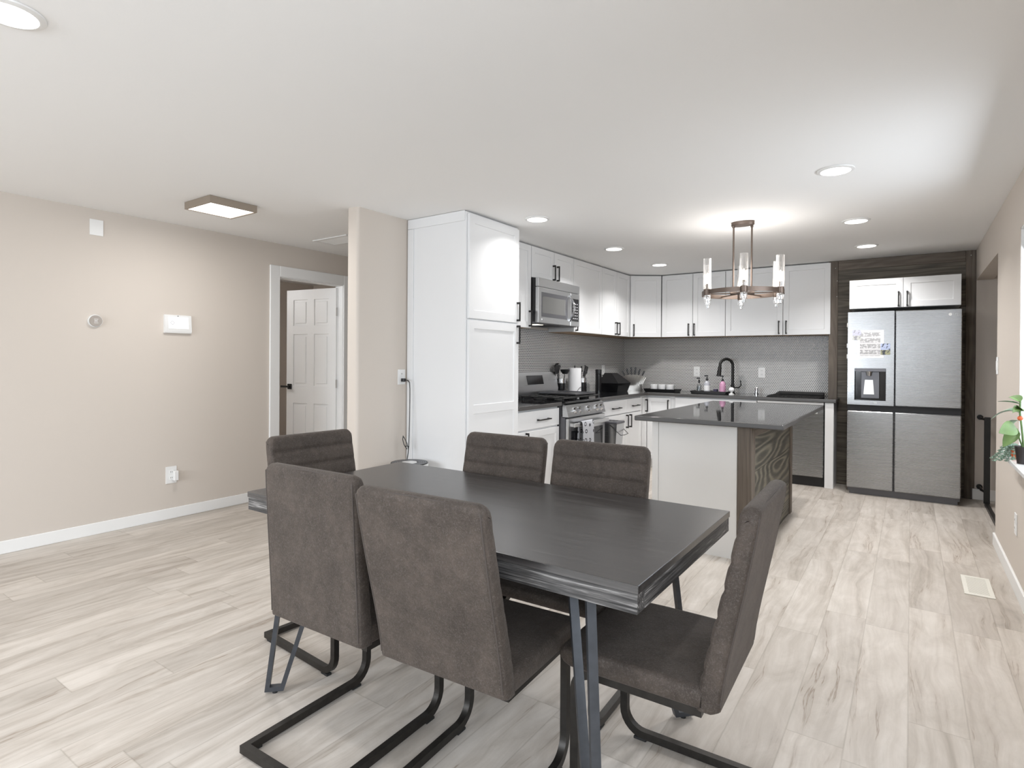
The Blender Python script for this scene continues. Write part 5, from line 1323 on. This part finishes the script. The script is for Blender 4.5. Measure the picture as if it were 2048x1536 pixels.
p = MB(); p.lathe([(0, 0.0008), (0.026, 0.0008), (0.036, 0.085), (0.038, 0.09), (0.034, 0.09), (0.03, 0.07), (0, 0.07)], (PX, PY, SZ), 24); p.build('pot', M['pot'], t)
c = Vector((PX, PY, SZ + 0.07))
p = MB(); p.tube([c, c + Vector((-0.004, 0.01, 0.08)), c + Vector((-0.012, 0.03, 0.19)), c + Vector((-0.01, 0.04, 0.25))], 0.0045, 8); p.tube([c, c + Vector((-0.02, 0.0, 0.07)), c + Vector((-0.028, -0.01, 0.11))], 0.0035, 8); p.build('stem', M['leaf'], t)
for (o_, dv_, L_, W_, dr_, cp_, mt, rl) in (
        ((-0.012, 0.03, 0.19), (-0.75, 0.35, 0.35), 0.135, 0.062, 0.75, 0.2, 'leafgrey', 0.2), ((-0.01, 0.04, 0.245), (-0.35, 0.25, 0.5), 0.085, 0.05, 0.5, 0.25, 'leaf', 0.5),
        ((-0.01, 0.03, 0.235), (-0.8, 0.3, 0.25), 0.10, 0.02, 0.2, 0.3, 'leafgrey', 0.0), ((-0.028, -0.01, 0.11), (-0.55, -0.45, 0.1), 0.10, 0.085, 0.35, 0.1, 'leaf', 0.95),
        ((-0.02, 0.0, 0.10), (-0.45, -0.1, -0.5), 0.095, 0.065, 0.2, 0.15, 'leaf', 0.8), ((-0.012, 0.02, 0.15), (-0.3, 0.8, 0.1), 0.09, 0.05, 0.6, 0.2, 'leafgrey', 0.3),
        ((-0.01, 0.03, 0.2), (0.1, -0.8, 0.4), 0.11, 0.06, 0.5, 0.2, 'leaf', 0.4), ((-0.01, 0.03, 0.2), (-0.4, -0.7, 0.5), 0.09, 0.05, 0.6, 0.2, 'leaf', 0.6)):
    p = MB(); leaf(p, c + Vector(o_), dv_, L_, W_, dr_, cp_, rl); p.build('leaf', M[mt], t)
p = MB(); p.ball(c + Vector((-0.016, -0.012, 0.165)), 0.012, 12, 8); p.build('bud', M['coral'], t)
QX, QY = 0.474, 4.11
t = thing('trailing_succulent', 'grey-green trailing succulent spilling over the window sill', 'plant', (QX, QY, SZ), 'plants on the sill')
p = MB(); p.lathe([(0, 0.0008), (0.022, 0.0008), (0.03, 0.05), (0.027, 0.05), (0.024, 0.035), (0, 0.035)], (QX, QY, SZ), 20); p.build('pot', M['coral'], t)
sm, lm = MB(), MB()
for k in range(15):
    a = R(95 + 175 * random.random()); L_ = 0.08 + 0.10 * random.random(); dx, dy = math.cos(a) * 0.75, math.sin(a)
    pts = [Vector((QX + dx * L_ * q * 0.85, QY + dy * L_ * q, SZ + 0.045 + 0.035 * math.sin(PI * min(1, q * 1.2)) - 0.055 * q * q)) for q in [i / 10 for i in range(11)]]
    pts = [Vector((v.x, v.y, max(v.z, SZ + 0.008) if v.x > 0.432 else v.z)) for v in pts]
    sm.tube(pts, 0.002, 5)
    for i, v in enumerate(pts[1:]):
        for j in range(5):
            b_ = 2 * PI * j / 5 + i * 0.7; dd = Vector((math.cos(b_), math.sin(b_) * 0.8, 0.35 + 0.4 * math.sin(b_ * 2))); e_ = v + dd.normalized() * 0.012
            lm.cyl(v, e_, 0.0036, 0.0012, 5)
sm.build('stem', M['succ'], t); o = lm.build('leaves', M['succ'], t); o['kind'] = 'stuff'
